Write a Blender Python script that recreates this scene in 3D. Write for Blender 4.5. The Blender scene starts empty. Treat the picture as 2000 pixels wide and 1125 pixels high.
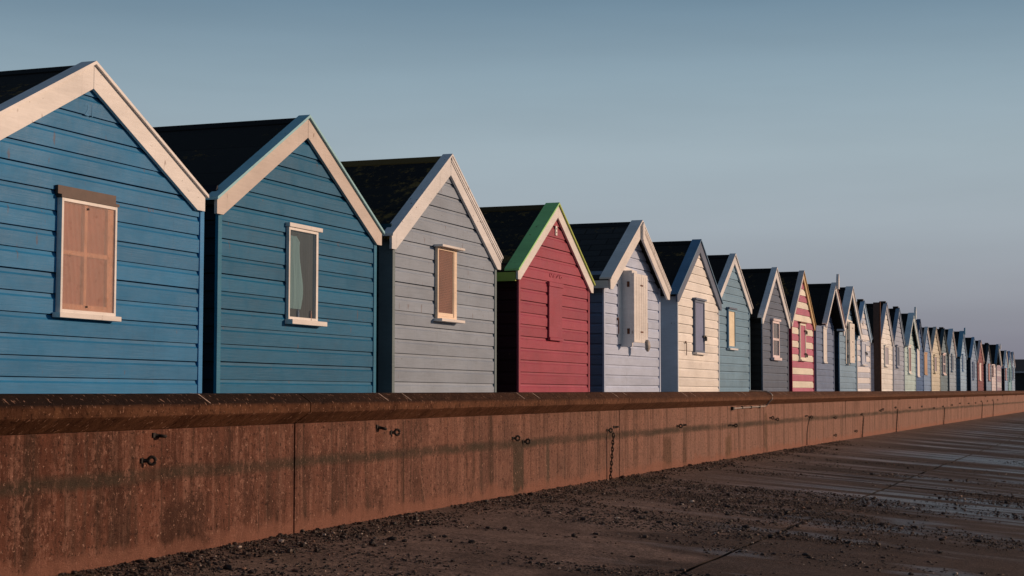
import bpy, math, random
from mathutils import Vector, Matrix, noise as mnoise
random.seed(7)
S = bpy.context.scene
COL = S.collection
R = math.radians

# ------------------------------------------------------------------ camera
EYE = 0.80
cam_d = bpy.data.cameras.new('camera')
cam_d.sensor_width = 36.0
cam_d.lens = 59.4
cam_d.clip_start = 0.05
cam_d.clip_end = 4000
cam = bpy.data.objects.new('camera', cam_d)
COL.objects.link(cam)
cam.location = (0, 0, EYE)
cam.rotation_euler = (R(90 + 3.546), 0, 0)
S.camera = cam

# ------------------------------------------------------------------ sun, sky, exposure
SUN_AZ = (0.97, 0.24)          # plan direction from the scene towards the sun
SUN_EL = 13.0
n = math.hypot(*SUN_AZ)
sd = Vector((SUN_AZ[0]/n*math.cos(R(SUN_EL)), SUN_AZ[1]/n*math.cos(R(SUN_EL)), math.sin(R(SUN_EL))))
sun_d = bpy.data.lights.new('sun', 'SUN')
sun_d.energy = 3.3
sun_d.angle = R(0.9)
sun_d.color = (1.0, 0.66, 0.44)
sun = bpy.data.objects.new('sun', sun_d)
COL.objects.link(sun)
sun.location = sd*60
sun.rotation_euler = sd.to_track_quat('Z', 'Y').to_euler()

world = bpy.data.worlds.new('World')
S.world = world
world.use_nodes = True
wt = world.node_tree
wt.nodes.clear()
def wn(t, **k):
    nd = wt.nodes.new(t)
    for a, b in k.items():
        setattr(nd, a, b)
    return nd
sky = wn('ShaderNodeTexSky', sky_type='NISHITA', sun_disc=False)
sky.sun_elevation = R(SUN_EL)
sky.sun_rotation = math.atan2(sd.x, sd.y)
sky.air_density = 1.3
sky.dust_density = 2.0
sky.ozone_density = 3.0
tc = wn('ShaderNodeTexCoord')
sep = wn('ShaderNodeSeparateXYZ')
wt.links.new(tc.outputs['Generated'], sep.inputs[0])
ramp = wn('ShaderNodeValToRGB')
wt.links.new(sep.outputs['Z'], ramp.inputs[0])
e = ramp.color_ramp.elements
def lin(c):
    c = c/255.0
    return c/12.92 if c <= 0.04045 else ((c+0.055)/1.055)**2.4
def L3(r, g, b):
    return (lin(r), lin(g), lin(b), 1)
stops = [(0.0, L3(121, 119, 134)), (0.03, L3(134, 135, 149)), (0.06, L3(150, 155, 166)), (0.10, L3(162, 173, 183)), (0.14, L3(161, 177, 187)),
         (0.18, L3(145, 166, 179)), (0.228, L3(114, 140, 159)), (0.45, L3(66, 82, 101)), (1.0, L3(50, 63, 82))]
e[0].position, e[0].color = stops[0]
e[1].position, e[1].color = stops[-1]
for p, c in stops[1:-1]:
    q = e.new(p)
    q.color = c
scale_up = wn('ShaderNodeMixRGB', blend_type='MULTIPLY')
scale_up.inputs[0].default_value = 1
scale_up.inputs[2].default_value = (10, 10, 10, 1)
wt.links.new(ramp.outputs[0], scale_up.inputs[1])
mixs = wn('ShaderNodeMixRGB')
mixs.inputs[0].default_value = 0.92
wt.links.new(sky.outputs[0], mixs.inputs[1])
wt.links.new(scale_up.outputs[0], mixs.inputs[2])
bg = wn('ShaderNodeBackground')
bg.inputs[1].default_value = 0.1
mp = wn('ShaderNodeMapping')
mp.inputs['Scale'].default_value = (3, 3, 22)
wt.links.new(tc.outputs['Generated'], mp.inputs['Vector'])
hz = wn('ShaderNodeTexNoise')
hz.inputs['Scale'].default_value = 1.6
hz.inputs['Detail'].default_value = 6
wt.links.new(mp.outputs[0], hz.inputs['Vector'])
hr = wn('ShaderNodeMapRange')
hr.inputs[1].default_value, hr.inputs[2].default_value, hr.inputs[3].default_value, hr.inputs[4].default_value = 0.3, 0.7, 0.965, 1.035
wt.links.new(hz.outputs[0], hr.inputs[0])
veil = wn('ShaderNodeVectorMath', operation='SCALE')
wt.links.new(mixs.outputs[0], veil.inputs[0])
wt.links.new(hr.outputs[0], veil.inputs['Scale'])
wt.links.new(veil.outputs[0], bg.inputs[0])
wo = wn('ShaderNodeOutputWorld')
wt.links.new(bg.outputs[0], wo.inputs[0])
S.view_settings.view_transform = 'Standard'
S.view_settings.look = 'None'
S.view_settings.exposure = 0
S.view_settings.gamma = 1
S.view_settings.use_curve_mapping = False

# ------------------------------------------------------------------ helpers
class MB:
    """collects faces, then links them as ONE mesh object"""
    def __init__(s):
        s.v, s.f, s.m, s.uv = [], [], [], {}
    def face(s, pts, mi=0, uv=None):
        b = len(s.v)
        s.v += [tuple(p) for p in pts]
        if uv:
            s.uv[len(s.f)] = uv
        s.f.append(tuple(range(b, b+len(pts))))
        s.m.append(mi)
    def raw(s, verts, faces, mi=0):
        b = len(s.v)
        s.v += [tuple(p) for p in verts]
        for fc in faces:
            s.f.append(tuple(b+i for i in fc))
            s.m.append(mi)
    def box(s, x0, x1, y0, y1, z0, z1, mi=0, M=None):
        p = [(x0,y0,z0),(x1,y0,z0),(x1,y1,z0),(x0,y1,z0),(x0,y0,z1),(x1,y0,z1),(x1,y1,z1),(x0,y1,z1)]
        if M:
            p = [M @ Vector(q) for q in p]
        s.raw(p, [(0,3,2,1),(4,5,6,7),(0,1,5,4),(1,2,6,5),(2,3,7,6),(3,0,4,7)], mi)
    def prism(s, poly, y0, y1, mi=0):
        """polygon in (x,z), counter-clockwise seen from -y, extruded y0 (front) to y1"""
        k = len(poly)
        v = [(x, y0, z) for x, z in poly] + [(x, y1, z) for x, z in poly]
        f = [tuple(range(k)), tuple(range(2*k-1, k-1, -1))]
        for i in range(k):
            j = (i+1) % k
            f.append((i, i+k, j+k, j))
        s.raw(v, f, mi)
    def tube(s, pts, r, seg=8, mi=0, closed=False):
        pts = [Vector(p) for p in pts]
        k = len(pts)
        rings = []
        for i, p in enumerate(pts):
            if closed:
                d = pts[(i+1) % k]-pts[i-1]
            else:
                d = pts[min(i+1, k-1)]-pts[max(i-1, 0)]
            d.normalize()
            a = d.cross(Vector((0, 0, 1)))
            if a.length < 0.05:
                a = d.cross(Vector((1, 0, 0)))
            a.normalize()
            b = d.cross(a)
            rings.append([p+a*r*math.cos(2*math.pi*t/seg)+b*r*math.sin(2*math.pi*t/seg) for t in range(seg)])
        v = [q for ring in rings for q in ring]
        f = []
        for i in range(k if closed else k-1):
            j = (i+1) % k
            for t in range(seg):
                u = (t+1) % seg
                f.append((i*seg+t, i*seg+u, j*seg+u, j*seg+t))
        if not closed:
            f.append(tuple(range(seg)))
            f.append(tuple(range((k-1)*seg, k*seg)))
        s.raw(v, f, mi)
    def build(s, name, mats, parent=None, smooth=False, bevel=0):
        me = bpy.data.meshes.new(name)
        me.from_pydata(s.v, [], s.f)
        if not isinstance(mats, (list, tuple)):
            mats = [mats]
        for m in mats:
            me.materials.append(m)
        me.polygons.foreach_set('material_index', s.m)
        if s.uv:
            ul = me.uv_layers.new(name='metres')
            for fi, uvs in s.uv.items():
                for li, q in zip(me.polygons[fi].loop_indices, uvs):
                    ul.data[li].uv = q
        if smooth:
            me.polygons.foreach_set('use_smooth', [True]*len(s.f))
        me.update()
        o = bpy.data.objects.new(name, me)
        COL.objects.link(o)
        if parent:
            o.parent = parent
        if bevel:
            b = o.modifiers.new('edge', 'BEVEL')
            b.width = bevel
            b.segments = 2
            b.limit_method = 'ANGLE'
        return o

def tag(o, label, cat, group=None):
    o['label'] = label
    o['category'] = cat
    if group:
        o['group'] = group
    return o
def empty(name, loc=(0, 0, 0), rz=0):
    o = bpy.data.objects.new(name, None)
    COL.objects.link(o)
    o.location = loc
    o.rotation_euler = (0, 0, rz)
    o.empty_display_size = 0.3
    return o

# ------------------------------------------------------------------ materials
def new_mat(name):
    m = bpy.data.materials.new(name)
    m.use_nodes = True
    t = m.node_tree
    b = t.nodes['Principled BSDF']
    return m, t, b
def nd(t, typ, **k):
    x = t.nodes.new(typ)
    for a, v in k.items():
        setattr(x, a, v)
    return x
def noise(t, vec, scale, detail=5, rough=0.6, dist=0):
    x = nd(t, 'ShaderNodeTexNoise')
    x.inputs['Scale'].default_value = scale
    x.inputs['Detail'].default_value = detail
    x.inputs['Roughness'].default_value = rough
    x.inputs['Distortion'].default_value = dist
    t.links.new(vec, x.inputs['Vector'])
    return x.outputs[0]
def mapping(t, src, sc, loc=(0, 0, 0)):
    x = nd(t, 'ShaderNodeMapping')
    x.inputs['Scale'].default_value = sc
    x.inputs['Location'].default_value = loc
    t.links.new(src, x.inputs['Vector'])
    return x.outputs[0]
def mrange(t, src, a, b, c=0.0, d=1.0):
    x = nd(t, 'ShaderNodeMapRange')
    x.inputs[1].default_value = a
    x.inputs[2].default_value = b
    x.inputs[3].default_value = c
    x.inputs[4].default_value = d
    t.links.new(src, x.inputs[0])
    return x.outputs[0]
def mixc(t, fac, a, b, mode='MIX'):
    x = nd(t, 'ShaderNodeMixRGB', blend_type=mode)
    for i, s in enumerate((fac, a, b)):
        if hasattr(s, 'is_output'):
            t.links.new(s, x.inputs[i])
        elif i == 0:
            x.inputs[0].default_value = s
        else:
            x.inputs[i].default_value = tuple(s)[:3]+(1,)
    return x.outputs[0]
def mth(t, op, a, b=0.5):
    x = nd(t, 'ShaderNodeMath', operation=op)
    for i, s in enumerate((a, b)):
        if hasattr(s, 'is_output'):
            t.links.new(s, x.inputs[i])
        else:
            x.inputs[i].default_value = s
    return x.outputs[0]
def bump(t, b, h, strength, dist):
    x = nd(t, 'ShaderNodeBump')
    x.inputs['Strength'].default_value = strength
    x.inputs['Distance'].default_value = dist
    t.links.new(h, x.inputs['Height'])
    t.links.new(x.outputs[0], b.inputs['Normal'])
WHITE = (lin(228), lin(203), lin(190))
def alb(r, g, b, k=1.0):
    """paint colour of a board that shows as r,g,b in the evening sun where white paint shows as WHITE"""
    return tuple(min(0.86, 0.8*k*lin(c)/w) for c, w in zip((r, g, b), WHITE))
_pm = {}
def paint(name, col, wear=0.4, grime=0.3, rough=0.5):
    key = (name, col)
    if key in _pm:
        return _pm[key]
    m, t, b = new_mat(name)
    oc = nd(t, 'ShaderNodeTexCoord').outputs['Object']
    oi = nd(t, 'ShaderNodeObjectInfo')
    off = nd(t, 'ShaderNodeVectorMath', operation='ADD')
    t.links.new(oc, off.inputs[0])
    t.links.new(oi.outputs['Location'], off.inputs[1])
    oc = off.outputs[0]
    geo = nd(t, 'ShaderNodeNewGeometry')
    tone = mrange(t, geo.outputs['Random Per Island'], 0, 1, 0.90, 1.08)
    big = mrange(t, noise(t, mapping(t, oc, (1.2, 1.2, 2.4)), 1.6, 4), 0.3, 0.7, 0.88, 1.10)
    fine = mrange(t, noise(t, mapping(t, oc, (3, 3, 34)), 2.0, 6, 0.7), 0.3, 0.7, 0.93, 1.06)
    k = mth(t, 'MULTIPLY', mth(t, 'MULTIPLY', tone, big), fine)
    c = nd(t, 'ShaderNodeVectorMath', operation='SCALE')
    c.inputs[0].default_value = col
    t.links.new(k, c.inputs['Scale'])
    c = c.outputs[0]
    # vertical rain streaks of grime
    st = noise(t, mapping(t, oc, (26, 26, 1.3)), 1.0, 4, 0.65)
    stm = mrange(t, st, 0.58, 0.75, 0, grime)
    c = mixc(t, stm, c, tuple(x*0.5+0.01 for x in col))
    # knots, nail rust and chips
    ch = noise(t, mapping(t, oc, (1, 1, 1.8)), 26, 3, 0.6)
    chm = mrange(t, ch, 0.735-0.06*wear, 0.755-0.06*wear, 0, min(1.0, wear*1.5))
    c = mixc(t, chm, c, (0.075, 0.055, 0.04))
    weep = noise(t, mapping(t, oc, (9, 9, 2.4), (3, 3, 7)), 3.0, 2, 0.4)
    c = mixc(t, mrange(t, weep, 0.735, 0.77, 0, 0.5), c, (0.13, 0.06, 0.03))
    t.links.new(c, b.inputs['Base Color'])
    rr = mrange(t, noise(t, oc, 5, 4), 0.3, 0.7, rough-0.09, rough+0.14)
    t.links.new(rr, b.inputs['Roughness'])
    b.inputs['Specular IOR Level'].default_value = 0.22
    g = noise(t, mapping(t, oc, (2.5, 2.5, 60)), 1.5, 5, 0.65)
    g2 = noise(t, oc, 9, 3)
    hs = mth(t, 'ADD', g, mth(t, 'MULTIPLY', g2, 1.2))
    bump(t, b, hs, 0.35, 0.004)
    _pm[key] = m
    return m
def simple(name, col, rough=0.6, metal=0.0, var=0.25, sc=20, bstr=0.2):
    m, t, b = new_mat(name)
    oc = nd(t, 'ShaderNodeTexCoord').outputs['Object']
    k = mrange(t, noise(t, oc, sc, 5), 0.3, 0.7, 1-var, 1+var)
    c = nd(t, 'ShaderNodeVectorMath', operation='SCALE')
    c.inputs[0].default_value = col
    t.links.new(k, c.inputs['Scale'])
    t.links.new(c.outputs[0], b.inputs['Base Color'])
    b.inputs['Roughness'].default_value = rough
    b.inputs['Metallic'].default_value = metal
    bump(t, b, noise(t, oc, sc*3, 4), bstr, 0.004)
    return m

def felt_mat(name, moss, tile):
    m, t, b = new_mat(name)
    uv = nd(t, 'ShaderNodeTexCoord').outputs['UV']
    oi = nd(t, 'ShaderNodeObjectInfo')
    off = nd(t, 'ShaderNodeVectorMath', operation='ADD')
    t.links.new(uv, off.inputs[0])
    t.links.new(oi.outputs['Location'], off.inputs[1])
    p = off.outputs[0]
    base = mixc(t, noise(t, p, 30, 6, 0.7), (0.008, 0.0085, 0.009), (0.024, 0.023, 0.022))
    h = noise(t, p, 120, 3, 0.7)
    # strips of felt / shingles
    br = nd(t, 'ShaderNodeTexBrick')
    br.offset = 0.5
    br.inputs['Scale'].default_value = 1.0
    br.inputs['Mortar Size'].default_value = 0.008 if tile else 0.006
    br.inputs['Mortar Smooth'].default_value = 0.3
    br.inputs['Brick Width'].default_value = 0.33 if tile else 3.0
    br.inputs['Row Height'].default_value = 0.14 if tile else 0.45
    br.inputs['Color1'].default_value = (1, 1, 1, 1)
    br.inputs['Color2'].default_value = (0.6, 0.6, 0.6, 1)
    br.inputs['Mortar'].default_value = (0.1, 0.1, 0.1, 1)
    t.links.new(uv, br.inputs['Vector'])
    base = mixc(t, 0.8, base, br.outputs['Color'], 'MULTIPLY')
    if tile:
        base = mixc(t, 1.0, base, (2.6, 2.7, 2.9), 'MULTIPLY')
    ms = noise(t, p, 11, 8, 0.8)
    ms2 = noise(t, p, 1.5, 3)
    mm = mrange(t, mth(t, 'ADD', mth(t, 'MULTIPLY', ms, 0.65), mth(t, 'MULTIPLY', ms2, 0.4)), 0.625-moss*0.08, 0.69-moss*0.08, 0, 0.85)
    base = mixc(t, mm, base, mixc(t, noise(t, p, 40, 4), (0.05, 0.036, 0.010), (0.38, 0.23, 0.06)))
    t.links.new(base, b.inputs['Base Color'])
    b.inputs['Roughness'].default_value = 0.85
    b.inputs['Specular IOR Level'].default_value = 0.2
    hh = mth(t, 'ADD', mth(t, 'MULTIPLY', h, 0.4), mth(t, 'ADD', br.outputs['Fac'] if not tile else mth(t, 'MULTIPLY', br.outputs['Fac'], -2.0), mth(t, 'MULTIPLY', mm, 1.0)))
    bump(t, b, hh, 0.6, 0.008)
    return m
FELT = [felt_mat('roof_felt_mossy', 0.9, False), felt_mat('roof_felt_bare', 0.1, False), felt_mat('roof_shingles', 0.15, True), felt_mat('roof_felt_patchy', 0.55, False)]

def glass_mat():
    m, t, b = new_mat('window_glass')
    b.inputs['Base Color'].default_value = (0.8, 0.85, 0.85, 1)
    b.inputs['Roughness'].default_value = 0.06
    tr = nd(t, 'ShaderNodeBsdfTransparent')
    tr.inputs[0].default_value = (0.86, 0.9, 0.9, 1)
    gl = nd(t, 'ShaderNodeBsdfGlossy')
    gl.inputs['Roughness'].default_value = 0.05
    lw = nd(t, 'ShaderNodeLayerWeight')
    lw.inputs[0].default_value = 0.5
    fac = mth(t, 'ADD', mth(t, 'MULTIPLY', mth(t, 'POWER', lw.outputs['Facing'], 4.0), 0.5), 0.03)
    mx = nd(t, 'ShaderNodeMixShader')
    t.links.new(fac, mx.inputs[0])
    t.links.new(tr.outputs[0], mx.inputs[1])
    t.links.new(gl.outputs[0], mx.inputs[2])
    t.links.new(mx.outputs[0], t.nodes['Material Output'].inputs[0])
    return m
def ribbed_plastic():
    m, t, b = new_mat('ribbed_plastic_sheet')
    oc = nd(t, 'ShaderNodeTexCoord').outputs['Object']
    w = nd(t, 'ShaderNodeTexWave', wave_type='BANDS', bands_direction='X', wave_profile='SIN')
    w.inputs['Scale'].default_value = 27
    w.inputs['Distortion'].default_value = 0.6
    w.inputs['Detail Scale'].default_value = 0.4
    t.links.new(oc, w.inputs['Vector'])
    df = nd(t, 'ShaderNodeBsdfPrincipled')
    c = mixc(t, mrange(t, w.outputs['Fac'], 0.1, 0.6), alb(246, 200, 182), alb(176, 126, 112))
    dirt = mrange(t, noise(t, mapping(t, oc, (1, 1, 1)), 14, 5, 0.7), 0.55, 0.75, 0, 0.5)
    c = mixc(t, dirt, c, (0.12, 0.075, 0.05))
    t.links.new(c, df.inputs['Base Color'])
    df.inputs['Roughness'].default_value = 0.32
    bp = nd(t, 'ShaderNodeBump')
    bp.inputs['Strength'].default_value = 0.5
    bp.inputs['Distance'].default_value = 0.004
    t.links.new(w.outputs['Fac'], bp.inputs['Height'])
    t.links.new(bp.outputs[0], df.inputs['Normal'])
    tr = nd(t, 'ShaderNodeBsdfTransparent')
    tr.inputs[0].default_value = (0.95, 0.82, 0.74, 1)
    mx = nd(t, 'ShaderNodeMixShader')
    mx.inputs[0].default_value = 0.31
    t.links.new(tr.outputs[0], mx.inputs[1])
    t.links.new(df.outputs[0], mx.inputs[2])
    t.links.new(mx.outputs[0], t.nodes['Material Output'].inputs[0])
    return m
def mesh_screen():
    m, t, b = new_mat('rusty_wire_mesh')
    oc = nd(t, 'ShaderNodeTexCoord').outputs['Object']
    br = nd(t, 'ShaderNodeTexBrick')
    br.offset = 0.0
    br.inputs['Scale'].default_value = 1
    br.inputs['Brick Width'].default_value = 0.016
    br.inputs['Row Height'].default_value = 0.014
    br.inputs['Mortar Size'].default_value = 0.0026
    rot = nd(t, 'ShaderNodeMapping')
    rot.inputs['Rotation'].default_value = (R(90), 0, 0)
    t.links.new(oc, rot.inputs['Vector'])
    t.links.new(rot.outputs[0], br.inputs['Vector'])
    f = br.outputs['Fac']
    back = mixc(t, mrange(t, noise(t, oc, 5, 4), 0.35, 0.65), (0.060, 0.024, 0.018), (0.125, 0.052, 0.038))
    c = mixc(t, mth(t, 'MULTIPLY', f, 0.36), back, (0.42, 0.18, 0.125))
    t.links.new(c, b.inputs['Base Color'])
    b.inputs['Roughness'].default_value = 0.6
    bump(t, b, f, 0.8, 0.004)
    return m
def cloth(name, col, fold=16):
    m, t, b = new_mat(name)
    oc = nd(t, 'ShaderNodeTexCoord').outputs['Object']
    w = noise(t, mapping(t, oc, (fold, 1, 0.8)), 1, 3)
    c = mixc(t, mrange(t, w, 0.3, 0.7), tuple(x*0.75 for x in col), col)
    t.links.new(c, b.inputs['Base Color'])
    b.inputs['Roughness'].default_value = 0.9
    bump(t, b, w, 0.6, 0.03)
    return m
GLASS, RIBBED, SCREEN = glass_mat(), ribbed_plastic(), mesh_screen()
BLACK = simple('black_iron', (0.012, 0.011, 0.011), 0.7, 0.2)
RUST = simple('rusty_iron', (0.13, 0.045, 0.022), 0.8, 0.1, 0.4)
IRON = simple('pitted_dark_iron', (0.016, 0.012, 0.011), 0.75, 0.3, 0.4, 60, 0.5)
DARKIN = simple('dark_interior', (0.045, 0.045, 0.05), 0.9)
BROWN = simple('dark_brown_flashing', (0.07, 0.038, 0.03), 0.6)

# ------------------------------------------------------------------ plan of the place
ROW_A = math.atan2(0.936, 0.352)                 # heading of the row of huts
RD, RN = Vector((0.352, 0.936, 0)), Vector((0.936, -0.352, 0))
def row_pt(s, back=0.0):
    """point on the line of the hut fronts, s metres along it"""
    # line X = .376 Y - 5.873 ; s = .352 X + .936 Y
    Y = (s + 0.352*5.873)/(0.352*0.376+0.936)
    return Vector((0.376*Y-5.873, Y, 0)) - RN*back
def wall_x(Y):
    return -5.246+0.375*Y+0.54*math.exp(-(Y-5)/12)
def wall_fr(Y):
    """point on the foot of the sea wall, unit tangent, unit normal to the promenade"""
    sl = 0.375-0.045*math.exp(-(Y-5)/12)
    t = Vector((sl, 1, 0)).normalized()
    return Vector((wall_x(Y), Y, 0)), t, Vector((t.y, -t.x, 0))
_arc = [0.0]
_Y0, _dY = -6.0, 0.1
while len(_arc) < 2400:
    yy = _Y0+_dY*(len(_arc)-1)
    _arc.append(_arc[-1]+math.hypot(_dY, wall_x(yy+_dY)-wall_x(yy)))
def arc(Y):
    q = (Y-_Y0)/_dY
    i = max(0, min(len(_arc)-2, int(q)))
    return _arc[i]+(_arc[i+1]-_arc[i])*(q-i)

# ------------------------------------------------------------------ ground, promenade
SLOPE, OFF_END = 0.082, 7.0
def ground_z(o):
    return 0.0 if o <= 0 else -SLOPE*min(o, OFF_END)

def ground_mat():
    return simple('shingle_ground', (0.045, 0.032, 0.027), 0.9, 0, 0.4, 3, 0.5)
def pavement_mat():
    m, t, b = new_mat('wet_stained_concrete')
    uv = nd(t, 'ShaderNodeTexCoord').outputs['UV']       # u = metres along the wall, v = metres out from it
    sp = nd(t, 'ShaderNodeSeparateXYZ')
    t.links.new(uv, sp.inputs[0])
    fine = noise(t, uv, 60, 6, 0.75)
    mid = noise(t, uv, 5, 6, 0.7)
    big = noise(t, uv, 0.9, 5, 0.6, 0.6)
    c = mixc(t, mrange(t, mid, 0.3, 0.7), (0.165, 0.113, 0.094), (0.45, 0.322, 0.270))
    c = mixc(t, mrange(t, fine, 0.35, 0.7, 0.0, 0.7), c, (0.07, 0.05, 0.045))
    # brushed lines along the slab
    bl = noise(t, mapping(t, uv, (3, 70, 1)), 1, 3, 0.6)
    c = mixc(t, mrange(t, bl, 0.4, 0.7, 0, 0.25), c, (0.08, 0.06, 0.055))
    X_, Y_ = sp.outputs['X'], sp.outputs['Y']
    # damp lanes that run out from the wall: dark rough ones between smooth wet ones
    lane = noise(t, mapping(t, uv, (0.62, 0.09, 1)), 1.0, 5, 0.6, 0.3)
    lane2 = noise(t, mapping(t, uv, (3.2, 0.30, 1), (3, 8, 0)), 1.0, 4, 0.6, 0.2)
    ln = mth(t, 'ADD', mth(t, 'MULTIPLY', lane, 0.65), mth(t, 'MULTIPLY', lane2, 0.35))
    dark = mrange(t, ln, 0.47, 0.56)
    far = mrange(t, X_, 19, 25)
    off_wall = mrange(t, mth(t, 'ADD', Y_, mth(t, 'MULTIPLY', mth(t, 'SUBTRACT', mid, 0.5), 0.8)), 0.15, 1.3)
    damp_near = mth(t, 'MULTIPLY', mrange(t, mth(t, 'ADD', big, mth(t, 'MULTIPLY', mrange(t, Y_, 1.5, 3.2), 0.40)), 0.50, 0.62), mrange(t, Y_, 0.6, 1.5))
    wet = mth(t, 'MAXIMUM', mth(t, 'MULTIPLY', mth(t, 'MULTIPLY', dark, far), off_wall), mth(t, 'MULTIPLY', damp_near, 0.92))
    wet = mth(t, 'MULTIPLY', wet, mrange(t, fine, 0.25, 0.6, 0.78, 1.0))
    c = mixc(t, mth(t, 'MULTIPLY', mth(t, 'MULTIPLY', far, off_wall), 0.45), c, (0.10, 0.078, 0.075))
    c = mixc(t, mth(t, 'MULTIPLY', wet, 0.82), c, (0.030, 0.020, 0.017))
    # fine dark silt caught in the texture
    silt = mrange(t, noise(t, uv, 22, 6, 0.8), 0.54, 0.64, 0, 0.8)
    c = mixc(t, silt, c, (0.028, 0.02, 0.018))
    grit = noise(t, uv, 38, 6, 0.88)
    gm_ = mrange(t, noise(t, mapping(t, uv, (0.9, 0.45, 1)), 1.6, 6, 0.75), 0.42, 0.58, 0.25, 1)
    c = mixc(t, mth(t, 'MULTIPLY', mrange(t, grit, 0.495, 0.545, 0, 0.92), gm_), c, (0.022, 0.015, 0.013))
    c = mixc(t, mrange(t, grit, 0.40, 0.35, 0, 0.55), c, (0.42, 0.29, 0.23))
    # algae by the wall foot
    alg = mth(t, 'MULTIPLY', mrange(t, sp.outputs['Y'], 0.9, 0.1), mrange(t, noise(t, uv, 0.8, 3), 0.52, 0.66))
    c = mixc(t, mth(t, 'MULTIPLY', alg, 0.5), c, (0.06, 0.055, 0.018))
    t.links.new(c, b.inputs['Base Color'])
    smooth_ = mth(t, 'MULTIPLY', mth(t, 'MULTIPLY', mrange(t, ln, 0.52, 0.44), mrange(t, X_, 17, 23, 0.0, 1.0)), off_wall)
    smooth_ = mth(t, 'MAXIMUM', smooth_, mth(t, 'MULTIPLY', mth(t, 'MULTIPLY', mrange(t, noise(t, mapping(t, uv, (1.2, 0.5, 1), (2, 2, 0)), 1.0, 4, 0.55), 0.56, 0.62), mrange(t, Y_, 1.2, 2.0)), 0.75))
    rg = mixc(t, smooth_, (0.85,)*3, (0.28,)*3)
    t.links.new(rg, b.inputs['Roughness'])
    t.links.new(mrange(t, smooth_, 0, 1, 0.16, 0.6), b.inputs['Specular IOR Level'])
    h = mth(t, 'ADD', mth(t, 'MULTIPLY', fine, 0.7), mth(t, 'ADD', mth(t, 'MULTIPLY', mid, 1.4), mth(t, 'ADD', mth(t, 'MULTIPLY', grit, 1.2), mth(t, 'MULTIPLY', bl, 0.35))))
    bump(t, b, h, 0.7, 0.016)
    return m

yy = [-6+0.5*i for i in range(0, 60)] + [24+2*i for i in range(0, 40)] + [104+20*i for i in range(0, 16)]
gm = MB()
go = [-600, -60, -6, 0.0, 3.5, OFF_END, 60, 900]
def prom(o, Y, dz=0):
    p, t, nn = wall_fr(Y)
    q = p+nn*o
    return (q.x, q.y, ground_z(o)+dz)
gy = [-80, -30] + yy[::3] + [420, 1500]
for a, b_ in zip(gy, gy[1:]):
    for c, d in zip(go, go[1:]):
        gm.face([prom(c, a, -0.016), prom(d, a, -0.016), prom(d, b_, -0.016), prom(c, b_, -0.016)])
g = gm.build('ground', ground_mat())
g['kind'] = 'structure'
pm = MB()
JO = [0.0, 2.2, 2.2, 4.6, 4.6, OFF_END]          # slab courses: joints between them are 12 mm gaps
PAV = pavement_mat()
JSTEP, J0 = 6.52, 13.0
joints = [J0+JSTEP*k for k in range(-3, 16)]
for (o0, o1) in ((-0.05, 2.186), (2.214, 4.586), (4.614, OFF_END)):
    for k, (ja, jb) in enumerate(zip(joints, joints[1:])):
        shift = o0*0.12
        ya, yb = ja+0.007-o0*0.37, jb-0.007-o0*0.37
        lift = random.uniform(-0.003, 0.004)
        N, Mo = 28, 4
        def pp(o, f):
            y = ya+(yb-ya)*f-(o-o0)*0.02
            o = o+0.016*mnoise.noise(Vector((y*1.3, round(o*2), 2)))+0.008*mnoise.noise(Vector((y*5.1, o*50, 2)))
            a = prom(o, y, lift)
            return a, (arc(y), o)
        for i in range(N):
            for j in range(Mo):
                q = [pp(o0+(o1-o0)*j/Mo, i/N), pp(o0+(o1-o0)*(j+1)/Mo, i/N), pp(o0+(o1-o0)*(j+1)/Mo, (i+1)/N), pp(o0+(o1-o0)*j/Mo, (i+1)/N)]
                pm.face([x[0] for x in q], uv=[x[1] for x in q])
pav = pm.build('promenade', PAV)
pav['kind'] = 'structure'

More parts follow.
